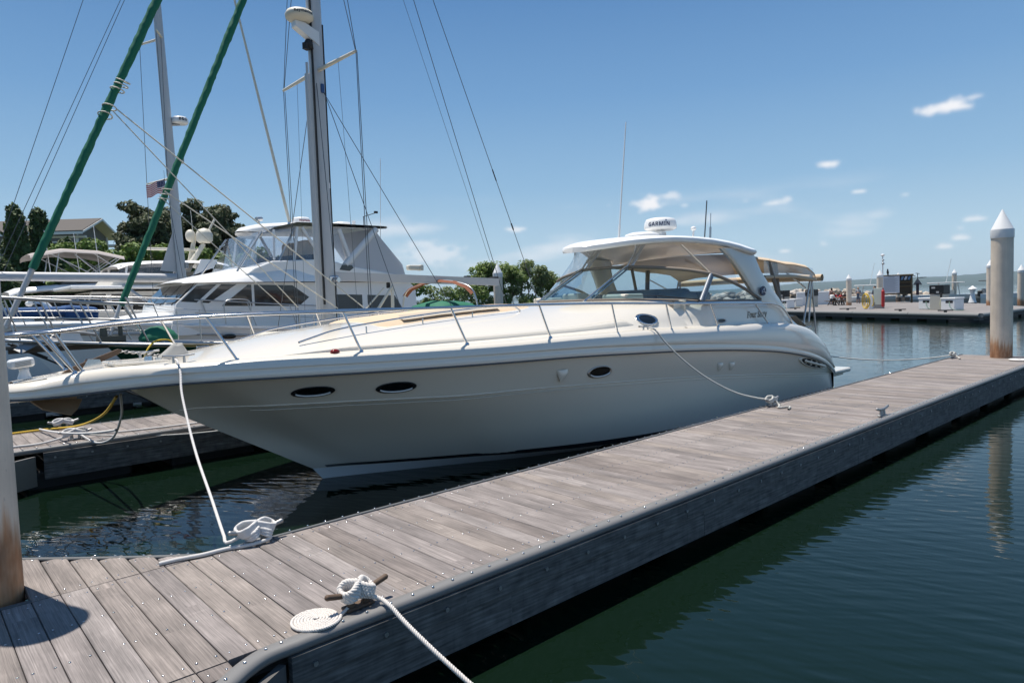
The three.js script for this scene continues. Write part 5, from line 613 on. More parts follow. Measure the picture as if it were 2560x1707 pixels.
{ // flag
  const tex = canvasTex(256, 160, (c, w, h) => { for (let i = 0; i < 13; i++) { c.fillStyle = i & 1 ? '#f0ece8' : '#a31f2b'; c.fillRect(0, i * h / 13, w, h / 13 + 1); } c.fillStyle = '#28335e'; c.fillRect(0, 0, w * 0.4, h * 7 / 13); c.fillStyle = '#fff'; for (let j = 0; j < 5; j++) for (let i = 0; i < 6; i++) c.fillRect(8 + i * 16, 8 + j * 16, 5, 5); });
  const rows = [0, 1, 2, 3, 4, 5, 6].map((k) => Array.from({ length: 13 }, (_, i) => [7.86 - i * 0.055, 7.1 - k * 0.075 - i * 0.028 - 0.02 * Math.sin(i * 0.9), -27.6 + 0.06 * Math.sin(i * 1.1 + k * 0.2)])), g = skin(rows), uv = g.attributes.uv; for (let i = 0; i < uv.count; i++) uv.setXY(i, (i % 13) / 12, 1 - Math.floor(i / 13) / 6);
  const T = thing('flag', 'small striped red and white flag flying below a mast spreader', 'flag', [7.86, 6.6, -27.6]); part(T, 'cloth', g, new THREE.MeshStandardMaterial({ map: tex, roughness: 0.9, side: THREE.DoubleSide })); part(T, 'halyard', bar([7.88, 6.3, -27.6], [7.85, 7.4, -27.6], 0.006), M.wire);
}
{
  const zc = -37, T = thing('motor_yacht', 'white motor yacht with grey bimini awning on thin poles below the house', 'yacht', [7, 0, zc]), P = (x, y, w) => [x, y, zc + w], B = bothOf(T, zc);
  const H = hullSkin(zc, 1.2, 14, (x) => 2.2 - 0.3 * smooth(x, 2, 12), 2.1, { rake: 1.5 }); B('hull_side', H.side(0, 1), M.gelBright); part(T, 'deck', H.deckLid(0.1), M.gelBright); part(T, 'transom', H.transom(), M.gelBright);
  part(T, 'deckhouse', skin([1.8, 1.75, 0.9, 0, -0.9, -1.75, -1.8].map((w, k) => [[3.7, 3.12], [4.1, 3.3], [5.5, 3.42], [7.2, 3.5], [11, 3.5]].map(([x, y]) => P(x, k === 0 || k === 6 ? y - 0.14 : y + [0, 0.05, 0.1, 0.12, 0.1, 0.05, 0][k], w)))), M.gelBright); part(T, 'cabin_side', prism([[4.2, 2.0], [4.9, 3.1], [10.5, 3.3], [10.8, 2.0]], 3.2).translate(0, 0, zc - 1.6), M.darkGlass); part(T, 'window_band', prism([[4.0, 2.0], [4.3, 2.4], [10.7, 2.4], [10.8, 2.0]], 3.26).translate(0, 0, zc - 1.63), M.gelBright);
  part(T, 'flybridge', prism([[5.4, 3.4], [5.9, 3.75], [9, 3.8], [9.2, 3.4]], 3).translate(0, 0, zc - 1.5), M.tinted);
  const bm = part(T, 'bimini', skin([1.6, 1.5, 0.8, 0, -0.8, -1.5, -1.6].map((w, k) => [[4.55, 4.78], [4.7, 4.85], [5.8, 5.08], [7.1, 5.02], [8.15, 4.78]].map(([x, y]) => P(x, y + [-0.16, 0, 0.06, 0.08, 0.06, 0, -0.16][k], w)))), mat(0.42, 0.38, 0.36, 0.9)); for (const s of [1, -1]) for (const [a, b, c, d] of [[5.3, 4.85, 7.1, 3.8], [5.6, 4.85, 5.4, 3.7], [6.2, 4.85, 7.3, 3.8], [8.05, 4.75, 6.9, 3.8], [7.9, 4.75, 6.6, 3.8], [6.8, 5, 8.4, 3.8]]) part(bm, 'pole', bar(P(a, b, 1.5 * s), P(c, d, 1.5 * s), 0.025), M.steelDull);
  for (const [x, y] of [[5.2, 5.9], [6.3, 5.8], [7.1, 6.2]]) part(T, 'whip_antenna', bar(P(x + 0.15, 3.7, 1), P(x, y, 1), 0.02, 0.012), M.white);
  part(T, 'dinghy', [new THREE.CapsuleGeometry(0.25, 1.6, 6, 12).rotateZ(1.57).scale(1, 0.6, 1).translate(8.1, 3.95, zc + 1.0)], M.gelBright);
}
{
  const zc = -33, T = thing('pilothouse_yacht', 'cream white pilothouse yacht with satellite dome and open radar bar on its mast', 'yacht', [9, 0, zc]), P = (x, y, w) => [x, y, zc + w], B = bothOf(T, zc);
  const H = hullSkin(zc, 1.8, 15.5, (x) => 2.1 - 0.4 * smooth(x, 2, 13), 2.1, { rake: 1.4 }); B('hull_side', H.side(0, 1), mat(0.66, 0.63, 0.57, 0.25)); part(T, 'deck', H.deckLid(0.1), M.cream2); part(T, 'transom', H.transom(), M.gelBright);
  const dh = part(T, 'deckhouse', prism([[5.6, 1.8], [5.95, 3.05], [11.5, 3.05], [11.6, 1.7]], 3.3).translate(0, 0, zc - 1.65), mat(0.66, 0.61, 0.54, 0.4)); for (const s of [1, -1]) { for (const [x0, x1, y0, y1] of [[6.65, 7.1, 2.3, 2.95], [7.4, 8.3, 2.3, 2.85], [8.9, 10.2, 2.4, 2.9]]) part(dh, 'window', box(x1 - x0, y1 - y0, 0.03, (x0 + x1) / 2, (y0 + y1) / 2, zc + s * 1.65), M.darkGlass); }
  for (const w of [-1, 0, 1]) part(dh, 'windscreen', plate(P(5.68, 2.2, w + 0.42), P(5.68, 2.2, w - 0.42), P(5.9, 2.98, w - 0.42), P(5.9, 2.98, w + 0.42), -0.02), M.darkGlass); for (const s of [1, -1]) part(dh, 'forward_window', prism([[5.8, 2.35], [5.95, 2.95], [6.45, 2.95], [6.45, 2.35]], 0.02).translate(0, 0, s > 0 ? zc + 1.645 : zc - 1.665), M.darkGlass);
  part(T, 'pilothouse_roof', rbox(6.6, 0.14, 3.9, 0.06, 8.5, 3.2, zc, 0, 0, -0.01), M.gelBright); part(T, 'flybridge_side', prism([[6.6, 3.25], [6.9, 3.62], [9.6, 3.62], [10.6, 4.0], [11.2, 3.95], [11.3, 3.25]], 3.4).translate(0, 0, zc - 1.7), mat(0.70, 0.67, 0.61, 0.3));
  const ht = part(T, 'flybridge_top', skin([1.65, 1.5, 0.8, 0, -0.8, -1.5, -1.65].map((w, k) => [[6.95, 4.05], [7.3, 4.2], [8.2, 4.3], [9.6, 4.34], [10.8, 4.34], [11.4, 4.2]].map(([x, y]) => P(x, y + [-0.1, 0, 0.06, 0.08, 0.06, 0, -0.1][k], w)))), M.gelBright); for (const s of [1, -1]) { part(ht, 'curtain', plate(P(7.05, 4.1, 1.55 * s), P(6.95, 3.6, 1.6 * s), P(9.4, 3.6, 1.6 * s), P(9.4, 4.25, 1.55 * s), 0.004), M.smokedVinyl); part(ht, 'arch', prism([[10.9, 4.4], [10.3, 3.2], [9.6, 3.2], [10.2, 4.4]], 0.2).translate(0, 0, zc + s * 1.6 - 0.1), M.gelBright); part(ht, 'post', bar(P(7.3, 4.1, 1.55 * s), P(7.2, 3.5, 1.55 * s), 0.05), M.gelBright); }
  part(T, 'satellite_dome', lathe([[0, -0.3], [0.25, -0.3], [0.35, -0.2], [0.36, 0.1], [0.25, 0.3], [0, 0.38]], 10.85, 5.55, zc + 0.3, 24), M.cream2); part(T, 'dome_mast', [bar(P(10.2, 4.3, 0.3), P(10.8, 5.2, 0.3), 0.13, 0.1), bar(P(10.3, 4.3, -0.3), P(10.6, 5.6, -0.2), 0.1), ball(0.22, ...P(10.4, 5.6, -0.2), 1, 1.3, 1)], M.cream2); part(T, 'open_radar', [rbox(2.2, 0.12, 0.16, 0.05, 9.55, 4.95, zc), bar(P(9.9, 4.4, 0), P(9.9, 5.2, 0), 0.09)], M.cream2); part(T, 'whip_antenna', [bar(P(11, 5.7, 0.3), P(11.35, 6.35, 0.3), 0.05), bar(P(10.2, 4.3, 1), P(10.1, 6.6, 1), 0.015)], M.cream2); part(T, 'upturned_dinghy', new THREE.CapsuleGeometry(0.4, 2.2, 6, 12).rotateZ(1.57).scale(1, 0.45, 1).translate(8.6, 3.5, zc + 1.5), mat(0.5, 0.45, 0.36, 0.6));
  part(T, 'bow_rail', [tube([P(2.2, 2.9, 0), P(3, 2.9, 0.9), P(5, 2.8, 1.8), P(8, 2.7, 2.0)], 0.022, 30, 6)], M.steelDull);
}
// ---------------------------------------------------------------- land, house, trees
single('shore_bank', prism([[-80, -42], [2, -43], [24, -47], [40, -56], [62, -62], [70, -75], [60, -200], [-80, -200]].map(([x, z]) => [x, -z]), 2.4).rotateX(-Math.PI / 2).translate(0, -1, 0), mat(0.07, 0.085, 0.035, 0.95), 'low grassy bank behind the marina', 'ground', null, 'structure');
{
  const T = thing('house', 'grey clapboard house with brown shingle gable roof behind the hedge', 'house', [14, 1.4, -84]), g = [0.75, -0.66], ax = V(16.3, 0, -80), fw = V(g[0], 0, -g[1]), sd = V(-0.66, 0, 0.75); // fw: out of the gable, sd: toward the water side
  const Q = (f, s, y) => { const p = ax.clone().addScaledVector(fw, f).addScaledVector(sd, s); return [p.x, y, p.z]; };
  const wallM = new THREE.MeshStandardMaterial({ map: dataTex(64, 256, (u, v) => { const k = 118 + 10 * Math.sin(v * 60 * Math.PI) + 8 * fbm(u * 8, v * 40, 2, 2); return [k, k * 1.0, k * 1.0]; }), roughness: 0.9 }), roofM = new THREE.MeshStandardMaterial({ map: dataTex(256, 256, (u, v) => { const k = 104 + 46 * fbm(u * 60, v * 40, 3, 3) + 8 * Math.sin(v * 80 * Math.PI); return [k, k * 0.95, k * 0.91]; }), roughness: 0.95 });
  const wall = part(T, 'wall', [plate(Q(-0.9, -2.6, 1.2), Q(-0.9, 2.6, 1.2), Q(-0.9, 2.6, 10.3), Q(-0.9, -2.6, 10.3), 0.2), fan([Q(-0.9, 2.6, 10.3), Q(-0.9, 0, 11.5), Q(-0.9, -2.6, 10.3)]), plate(Q(-0.9, 2.6, 1.2), Q(-26, 2.6, 1.2), Q(-26, 2.6, 10.35), Q(-0.9, 2.6, 10.35), -0.2)], wallM);
  const roof = part(T, 'roof', [plate(Q(0.3, 0, 11.8), Q(-28, 0, 11.8), Q(-28, 3.4, 10.25), Q(0.3, 3.4, 10.25), 0.12)], roofM); part(roof, 'back_slope', plate(Q(0.3, 0, 11.8), Q(0.3, -3.6, 10.0), Q(-28, -3.6, 10.0), Q(-28, 0, 11.8), 0.12), M.cream2);
  part(roof, 'barge_board', [plate(Q(0.32, 0, 11.86), Q(0.32, 3.4, 10.3), Q(0.32, 3.4, 10.1), Q(0.32, 0, 11.64), 0.06)], M.whiteMatt); part(roof, 'barge_board', [plate(Q(0.32, 0, 11.86), Q(0.32, 0, 11.64), Q(0.32, -3.6, 9.85), Q(0.32, -3.6, 10.05), 0.06)], M.whiteMatt); part(roof, 'fascia', plate(Q(0.3, 3.42, 10.26), Q(-28, 3.42, 10.26), Q(-28, 3.42, 10.0), Q(0.3, 3.42, 10.0), -0.05), M.whiteMatt);
  part(T, 'corner_post', [bar(Q(-0.8, 2.6, 1.2), Q(-0.8, 2.6, 10.6), 0.16, 0.16, 4), bar(Q(-0.8, -2.6, 1.2), Q(-0.8, -2.6, 10.2), 0.12, 0.12, 4)], M.whiteMatt); part(T, 'porch_beam', [bar(Q(0.2, 2.7, 9.8), Q(-4, 2.7, 9.9), 0.16, 0.16, 4), bar(Q(-1, -2.7, 9.35), Q(1.0, -3.3, 9.35), 0.16, 0.16, 4), bar(Q(0.6, -3.2, 1.2), Q(0.6, -3.2, 9.3), 0.12, 0.12, 4)], M.whiteMatt);
  for (let i = 0; i < 7; i++) { const f = -2.4 - i * 1.9, w = part(T, 'window', plate(Q(f, 2.83, 8.3), Q(f - 1.7, 2.83, 8.3), Q(f - 1.7, 2.83, 9.4), Q(f, 2.83, 9.4), -0.04), M.whiteMatt); part(w, 'pane', plate(Q(f - 0.15, 2.88, 8.4), Q(f - 1.55, 2.88, 8.4), Q(f - 1.55, 2.88, 9.28), Q(f - 0.15, 2.88, 9.28), -0.02), M.darkGlass); }
  for (let i = 0; i < 3; i++) { const s = 1.9 - i * 1.35, w = part(T, 'window', plate(Q(-0.68, s, 8.5), Q(-0.68, s, 9.5), Q(-0.68, s - 1.25, 9.4), Q(-0.68, s - 1.25, 8.5), -0.03), M.whiteMatt); part(w, 'pane', plate(Q(-0.64, s - 0.12, 8.5), Q(-0.64, s - 0.12, 9.38), Q(-0.64, s - 1.13, 9.3), Q(-0.64, s - 1.13, 8.5), -0.02), M.tinted); }
}
// crowns: small leaf faces spread through ellipsoid clumps
const leafMat = (r, g, b, t = 0.25) => { const m = mat(r, g, b, 0.75, { transmission: t, thickness: 0, side: THREE.DoubleSide }); m.vertexColors = true; return m; };
function leaves(clumps, per, size, aspect = 1.5, upright = 0) {
  const pos = [], nor = [], col = [], uv = [];
  for (const [cx, cy, cz, rx, ry, rz, dens = 1] of clumps) for (let i = 0; i < per * dens; i++) {
    const d = V(rr(-1, 1), rr(-1, 1), rr(-1, 1)); if (d.lengthSq() > 1 || d.lengthSq() < 0.02) { i--; continue; } const r = Math.pow(d.length(), 0.45) * (0.85 + 0.5 * fbm(d.x * 2.2 + cx, d.y * 2.2 + cy, d.z * 2.2, 2)); d.normalize();
    const c = V(cx + d.x * rx * r, cy + d.y * ry * r, cz + d.z * rz * r), a = V(rr(-1, 1), rr(-0.6, 1) + upright, rr(-1, 1)).normalize(), n = d.clone().multiplyScalar(0.7).add(V(rr(-0.8, 0.8), rr(-0.3, 1), rr(-0.8, 0.8))).normalize(), u = a.clone().cross(n).normalize(), s = size * rr(0.55, 1.3), w = u.multiplyScalar(s * 0.5), h = n.clone().cross(u).normalize().multiplyScalar(s * aspect * 0.5), k = rr(0.72, 1.25), y = rr(0.92, 1.1);
    for (const [p, q] of [[-0.2, -1], [1, -0.1], [0.1, 1], [-0.2, -1], [0.1, 1], [-1, 0.1]]) { pos.push(c.x + w.x * p + h.x * q, c.y + w.y * p + h.y * q, c.z + w.z * p + h.z * q); nor.push(n.x, n.y, n.z); col.push(k * y, k, k * 0.9); uv.push(0, 0); }
  }
  const g = new THREE.BufferGeometry(); g.setAttribute('position', new THREE.Float32BufferAttribute(pos, 3)); g.setAttribute('normal', new THREE.Float32BufferAttribute(nor, 3)); g.setAttribute('uv', new THREE.Float32BufferAttribute(uv, 2)); g.setAttribute('color', new THREE.Float32BufferAttribute(col, 3)); return g;
}
const bark = mat(0.10, 0.075, 0.055, 0.95), LM = { cypress: leafMat(0.06, 0.105, 0.022, 0.2), pine: leafMat(0.085, 0.105, 0.04, 0.25), hedge: leafMat(0.14, 0.225, 0.03, 0.3), shrub: leafMat(0.22, 0.28, 0.10, 0.45), elm: leafMat(0.21, 0.30, 0.06, 0.45) };
function plant(name, label, cat, x, y, z, clumps, per, size, m, trunk, group, aspect, upright) { const T = thing(name, label, cat, [x, y, z], group); part(T, 'trunk', trunk, bark); part(T, 'crown', leaves(clumps, per, size, aspect, upright), m); return T; }
for (const [x, z, top, r, lab] of [[6.4, -55, 9.45, 1.25, 'taller dark green cypress tree left of the house roof'], [7.75, -55.5, 9.35, 1.2, 'dark green cypress tree close against the brown roof'], [5.2, -52, 5.6, 1.6, 'low dark cypress bush at the foot of the two tall cypresses'], [9.0, -54, 7.2, 1.4, 'sloping dark cypress bush under the house windows']]) {
  const c = []; for (let i = 0; i < 26; i++) { const t = i / 26, a = i * 2.4, rad = r * (1.02 - t) * (0.6 + 0.5 * rnd()); c.push([x + rad * Math.cos(a) * 0.7, 1.6 + (top - 1.9) * t, z + rad * Math.sin(a) * 0.7, 0.5 + r * 0.42 * (1 - t), 0.75 + 0.3 * (1 - t), 0.5 + r * 0.42 * (1 - t)]); }
  plant('cypress_tree', lab, 'tree', x, 1.4, z, c, 330, 0.17, LM.cypress, bar([x, 1.3, z], [x, top - 1, z], 0.2, 0.05), 'cypresses beside the house', 2.2, 1.2);
}
function pineTree(x, z, top, spread, lab) {
  const limbs = [bar([x, 1.2, z], [x + 0.3, top - 1.5, z], 0.3, 0.1)], c = [];
  for (let i = 0; i < 40; i++) { const t = Math.pow(i / 40, 0.9), a = i * 2.4 + rr(-0.4, 0.4), y = lerp(3.6, top - 0.5, t), rad = spread * (1.05 - 0.72 * t) * rr(0.55, 1.05), p = [x + rad * Math.cos(a), y + rr(0, 0.5), z + rad * Math.sin(a)]; limbs.push(bar([x + 0.2 * t, y - 0.6, z], p, 0.07, 0.03, 5)); for (let k = 0; k < 3; k++) c.push([p[0] + rr(-0.6, 0.6), p[1] + rr(-0.15, 0.4), p[2] + rr(-0.6, 0.6), rr(0.55, 1.0), rr(0.32, 0.6), rr(0.55, 1.0)]); }
  plant('pine_tree', lab, 'tree', x, 1.4, z, c, 210, 0.16, LM.pine, merge(limbs), 'pines beyond the yachts', 2.6, 0.6);
}
pineTree(14.9, -56, 9.9, 3.1, 'ragged dark pine tree partly behind the mast with the flag'); pineTree(19.2, -56.5, 10.5, 3.7, 'broad ragged dark pine tree above the flybridge yacht bow'); pineTree(16.8, -59, 8.4, 3.2, 'lower dark pine filling the gap between the two big pines');
for (let i = 0; i < 11; i++) { const x = 8.2 + i * 1.35, z = -50 + 0.6 * Math.sin(i * 1.7), h = 4.9 + 0.35 * Math.sin(i * 2.3) + (i > 5 ? -0.2 : 0.1); const c = []; for (let k = 0; k < 9; k++) c.push([x + rr(-0.8, 0.8), 1.8 + rnd() * (h - 1.2), z + rr(-0.6, 0.6), rr(0.6, 0.9), rr(0.5, 0.8), rr(0.6, 0.8)]); c.push([x, 1.6 + h - 0.5, z + 0.2, 1.0, 0.6, 0.8, 1.5]); plant('hedge_bush', 'bright green leafy bush in the tall hedge below the house', 'bush', x, 1.4, z, c, 260, 0.19, LM.hedge, bar([x, 1.2, z], [x, 3.5, z], 0.1, 0.04), 'bushes of the tall hedge below the house'); }
// branching trees with light young foliage behind the cruiser windscreen
function branchTree(x, z, h, spread, lab, m, per) {
  const limbs = [], tips = [];
  const grow = (p, d, len, r, k) => { const q = p.clone().addScaledVector(d, len); limbs.push(bar(p.toArray(), q.toArray(), r, r * 0.65, 6)); if (k === 0) { tips.push(q); return; } if (k < 3) tips.push(p.clone().lerp(q, 0.6)); const n = k > 2 ? 4 : 3; for (let i = 0; i < n; i++) { const e = d.clone().multiplyScalar(0.9).add(V(rr(-1, 1) * spread, rr(-0.1, 0.75), rr(-1, 1) * spread)).normalize(); grow(q, e, len * rr(0.6, 0.86), r * 0.6, k - 1); } };
  for (const [a, b] of [[0.0, 0.05], [0.55, 0.3], [-0.5, -0.35]]) grow(V(x + a * 0.4, 1.0, z + b * 0.4), V(a * 0.55, 1, b * 0.55).normalize(), h * rr(0.21, 0.27), 0.1, 3);
  const c = tips.map((t) => [t.x, t.y, t.z, rr(0.35, 0.75), rr(0.28, 0.55), rr(0.35, 0.75), rnd() < 0.25 ? 0.15 : 1]);
  plant('branching_tree', lab, 'tree', x, 1.2, z, c, per, 0.15, m, merge(limbs), 'young trees on the bank behind the cruiser');
}
branchTree(50.5, -56.5, 7.4, 0.8, 'airy young tree with bare lower branches behind the cruiser windscreen', LM.elm, 75); branchTree(54.0, -56.5, 7.9, 0.65, 'upright young tree standing just left of the cruiser hardtop', LM.shrub, 60); branchTree(47.5, -56, 7.0, 0.8, 'yellow green young tree rising behind the white pile', LM.elm, 90); branchTree(57.5, -57, 5.3, 0.8, 'small sparse tree seen through the cruiser windscreen', LM.elm, 50);
for (let i = 0; i < 13; i++) { const x = 29 + i * 2.0, z = -52 - i * 0.35, h = 2.3 + 0.5 * Math.sin(i * 1.9) + (i < 3 ? 0.3 : 0); const c = []; for (let k = 0; k < 8; k++) c.push([x + rr(-1.1, 1.1), 1.3 + rnd() * h, z + rr(-0.7, 0.7), rr(0.6, 1.0), rr(0.45, 0.75), rr(0.6, 0.9)]); plant('shore_shrub', 'grey green shrub in the low thicket along the bank behind the boom', 'shrub', x, 1.2, z, c, 170, 0.17, i & 1 ? LM.shrub : LM.hedge, bar([x, 1, z], [x, 2.2, z], 0.08, 0.03), 'shrubs along the bank'); }
// ---------------------------------------------------------------- fuel dock across the water
{
  const T = thing('fuel_dock', 'wide grey fuel dock across the water with rounded fender edge', 'dock', [60, 0, -22]);
  const deckM = new THREE.MeshStandardMaterial({ map: dataTex(256, 256, (u, v) => { const k = 128 + 26 * fbm(u * 30, v * 6, 3, 4) + 18 * (perlin.noise(v * 120, 0.5, 1)); return [k, k * 0.96, k * 0.94]; }, true), roughness: 0.85 });
  const poly = [[62, -37.5], [44.85, -10.55], [56, -10.35], [69, -16.5], [81, -26], [86, -40], [80, -44]];
  const s = prism(poly.map(([x, z]) => [x, -z]), 0.06).rotateX(-Math.PI / 2).translate(0, DECK - 0.06, 0), uv = s.attributes.uv; for (let i = 0; i < uv.count; i++) uv.setXY(i, uv.getX(i) / 12, uv.getY(i) / 12); part(T, 'deck', s, deckM);
  for (const [a, b] of [[[62, -37.5], [44.85, -10.55]], [[44.85, -10.55], [56, -10.35]], [[56, -10.35], [69, -16.5]]]) { const d = V(b[0] - a[0], 0, b[1] - a[1]), L = d.length(); d.normalize(); const n = V(-d.z, 0, d.x), k = Math.ceil(L / 6); for (let i = 0; i < k; i++) { const p = [a[0] + d.x * L * i / k, a[1] + d.z * L * i / k], q = [a[0] + d.x * (L * (i + 1) / k - 0.04), a[1] + d.z * (L * (i + 1) / k - 0.04)]; part(T, 'fender', bar([p[0] + n.x * 0.02, 0.42, p[1] + n.z * 0.02], [q[0] + n.x * 0.02, 0.42, q[1] + n.z * 0.02], 0.13, 0.13, 10), mat(0.2, 0.205, 0.2, 0.6)); part(T, 'waler', plate([p[0], 0.14, p[1]], [q[0], 0.14, q[1]], [q[0], 0.34, q[1]], [p[0], 0.34, p[1]], -0.08), M.fascia); }
    for (let i = 0; i < L / 2.3; i++) { const c = a[0] + d.x * (1 + i * 2.3) - n.x * 0.9, e = a[1] + d.z * (1 + i * 2.3) - n.z * 0.9; part(T, 'float', box(1.5, 0.6, 1.5, c, -0.08, e, Math.atan2(-d.z, d.x)), M.float); } }
  const dark = []; for (const [x, z, w] of [[54.5, -21.5, 0.5], [50.5, -16.5, 0.3], [47.5, -13, 0.35], [58.5, -27.5, 0.35]]) dark.push([x, z, w]);
  for (const [x, z, w] of dark) { const c = thing('dock_cleat', 'dark cleat with a heap of line near the edge of the fuel dock', 'cleat', [x, DECK, z], 'dark cleats on the fuel dock edge'); part(c, 'horn', [bar([x - w * 0.6, DECK + 0.12, z - w], [x + w * 0.6, DECK + 0.12, z + w], 0.035)], M.blackMatt); part(c, 'base', box(0.14, 0.1, 0.14, x, DECK + 0.05, z), M.blackMatt); }
}
{ const T = thing('back_dock', 'low grey dock beyond the fuel pumps', 'dock', [85, 0, -15]); part(T, 'deck', box(40, 0.3, 3, 84, 0.36, -12, 0.28), plankMats[1]); part(T, 'float', box(40, 0.5, 2.6, 84, 0.0, -12, 0.28), M.float); part(T, 'fender', bar([65, 0.4, -5.0], [103.5, 0.4, -16], 0.13), M.vinyl); }
// piles round the fuel dock
for (const [x, z, top, lab] of [[70, -27.5, 3.6, 'white pile behind the picnic table on the fuel dock'], [61.5, -21.65, 3.65, 'white pile beside the notice board on the fuel dock'], [86, -28.3, 3.85, 'white pile whose cone shows above the notice board'], [90, -23.76, 4.0, 'white pile behind the canopy of the moored fishing boat'], [62, -14.0, 4.0, 'slim white pile just left of the rust spotted pile'], [66, -12.85, 3.6, 'white pile beyond the dock at the far right edge']]) pile(x, z, top, lab, null, 0.24);
const FUEL = 'fuel dock fittings';
function fuelPump(x, z, ry, lab, gl) {
  const T = thing('fuel_pump', lab, 'fuel pump', [x, DECK, z], gl), y = DECK;
  part(T, 'cabinet', rbox(0.62, 1.05, 0.95, 0.03, x, y + 0.525, z), mat(0.42, 0.41, 0.36, 0.5)); const h = part(T, 'head', rbox(0.66, 0.62, 1.02, 0.03, x, y + 1.37, z), M.black); part(h, 'display', [box(0.02, 0.12, 0.26, x - 0.335, y + 1.5, z - 0.2), box(0.02, 0.12, 0.2, x - 0.335, y + 1.2, z + 0.1)], mat(0.35, 0.36, 0.36, 0.3)); part(T, 'nozzle', [rbox(0.1, 0.35, 0.1, 0.03, x - 0.34, y + 0.95, z + 0.35)], M.blackMatt); part(T, 'nozzle_hose', [tube([[x - 0.36, y + 0.8, z + 0.36], [x - 0.5, y + 0.3, z + 0.4], [x - 0.42, y + 0.1, z + 0.5]], 0.02, 20, 6)], mat(0.5, 0.5, 0.3, 0.6)); T.rotation.y = ry; return T;
}
function dockBox(x, z, ry, lab, gl) {
  const T = thing('dock_box', lab, 'dock box', [x, DECK, z], gl), y = DECK; part(T, 'body', rbox(0.9, 0.72, 0.95, 0.05, x, y + 0.37, z), M.white); part(T, 'lid', rbox(0.96, 0.1, 1.02, 0.04, x, y + 0.78, z), M.white); part(T, 'hose_opening', rbox(0.03, 0.18, 0.5, 0.01, x - 0.44, y + 0.56, z + 0.1), M.blackMatt); part(T, 'hose', tube([[x - 0.45, y + 0.55, z + 0.1], [x - 0.8, y + 0.25, z + 0.4], [x - 1.0, y + 0.03, z + 0.9], [x - 0.9, y + 0.03, z + 1.4]], 0.025, 24, 6), mat(0.12, 0.2, 0.17, 0.6)); T.rotation.y = ry; return T;
}
fuelPump(52.6, -14.75, -0.35, 'black topped fuel pump between two white boxes', 'fuel pumps'); dockBox(53.9, -15.75, -0.35, 'white box on the notice board side of the central fuel pump', null); dockBox(51.7, -13.75, -0.35, 'white box on the open side of the central fuel pump, hose hanging out', null);
fuelPump(66, -32.2, -0.35, 'black topped fuel pump seen through the cruiser canvas frame', 'fuel pumps'); fuelPump(66, -29.4, -0.35, 'second black topped pump behind the canvas frame near the rocks', 'fuel pumps'); dockBox(62.4, -30.1, -0.35, 'white box with dark hose by the end of the rocks'); dockBox(68, -31.9, -0.35, 'white box half hidden behind the slanting canvas legs');
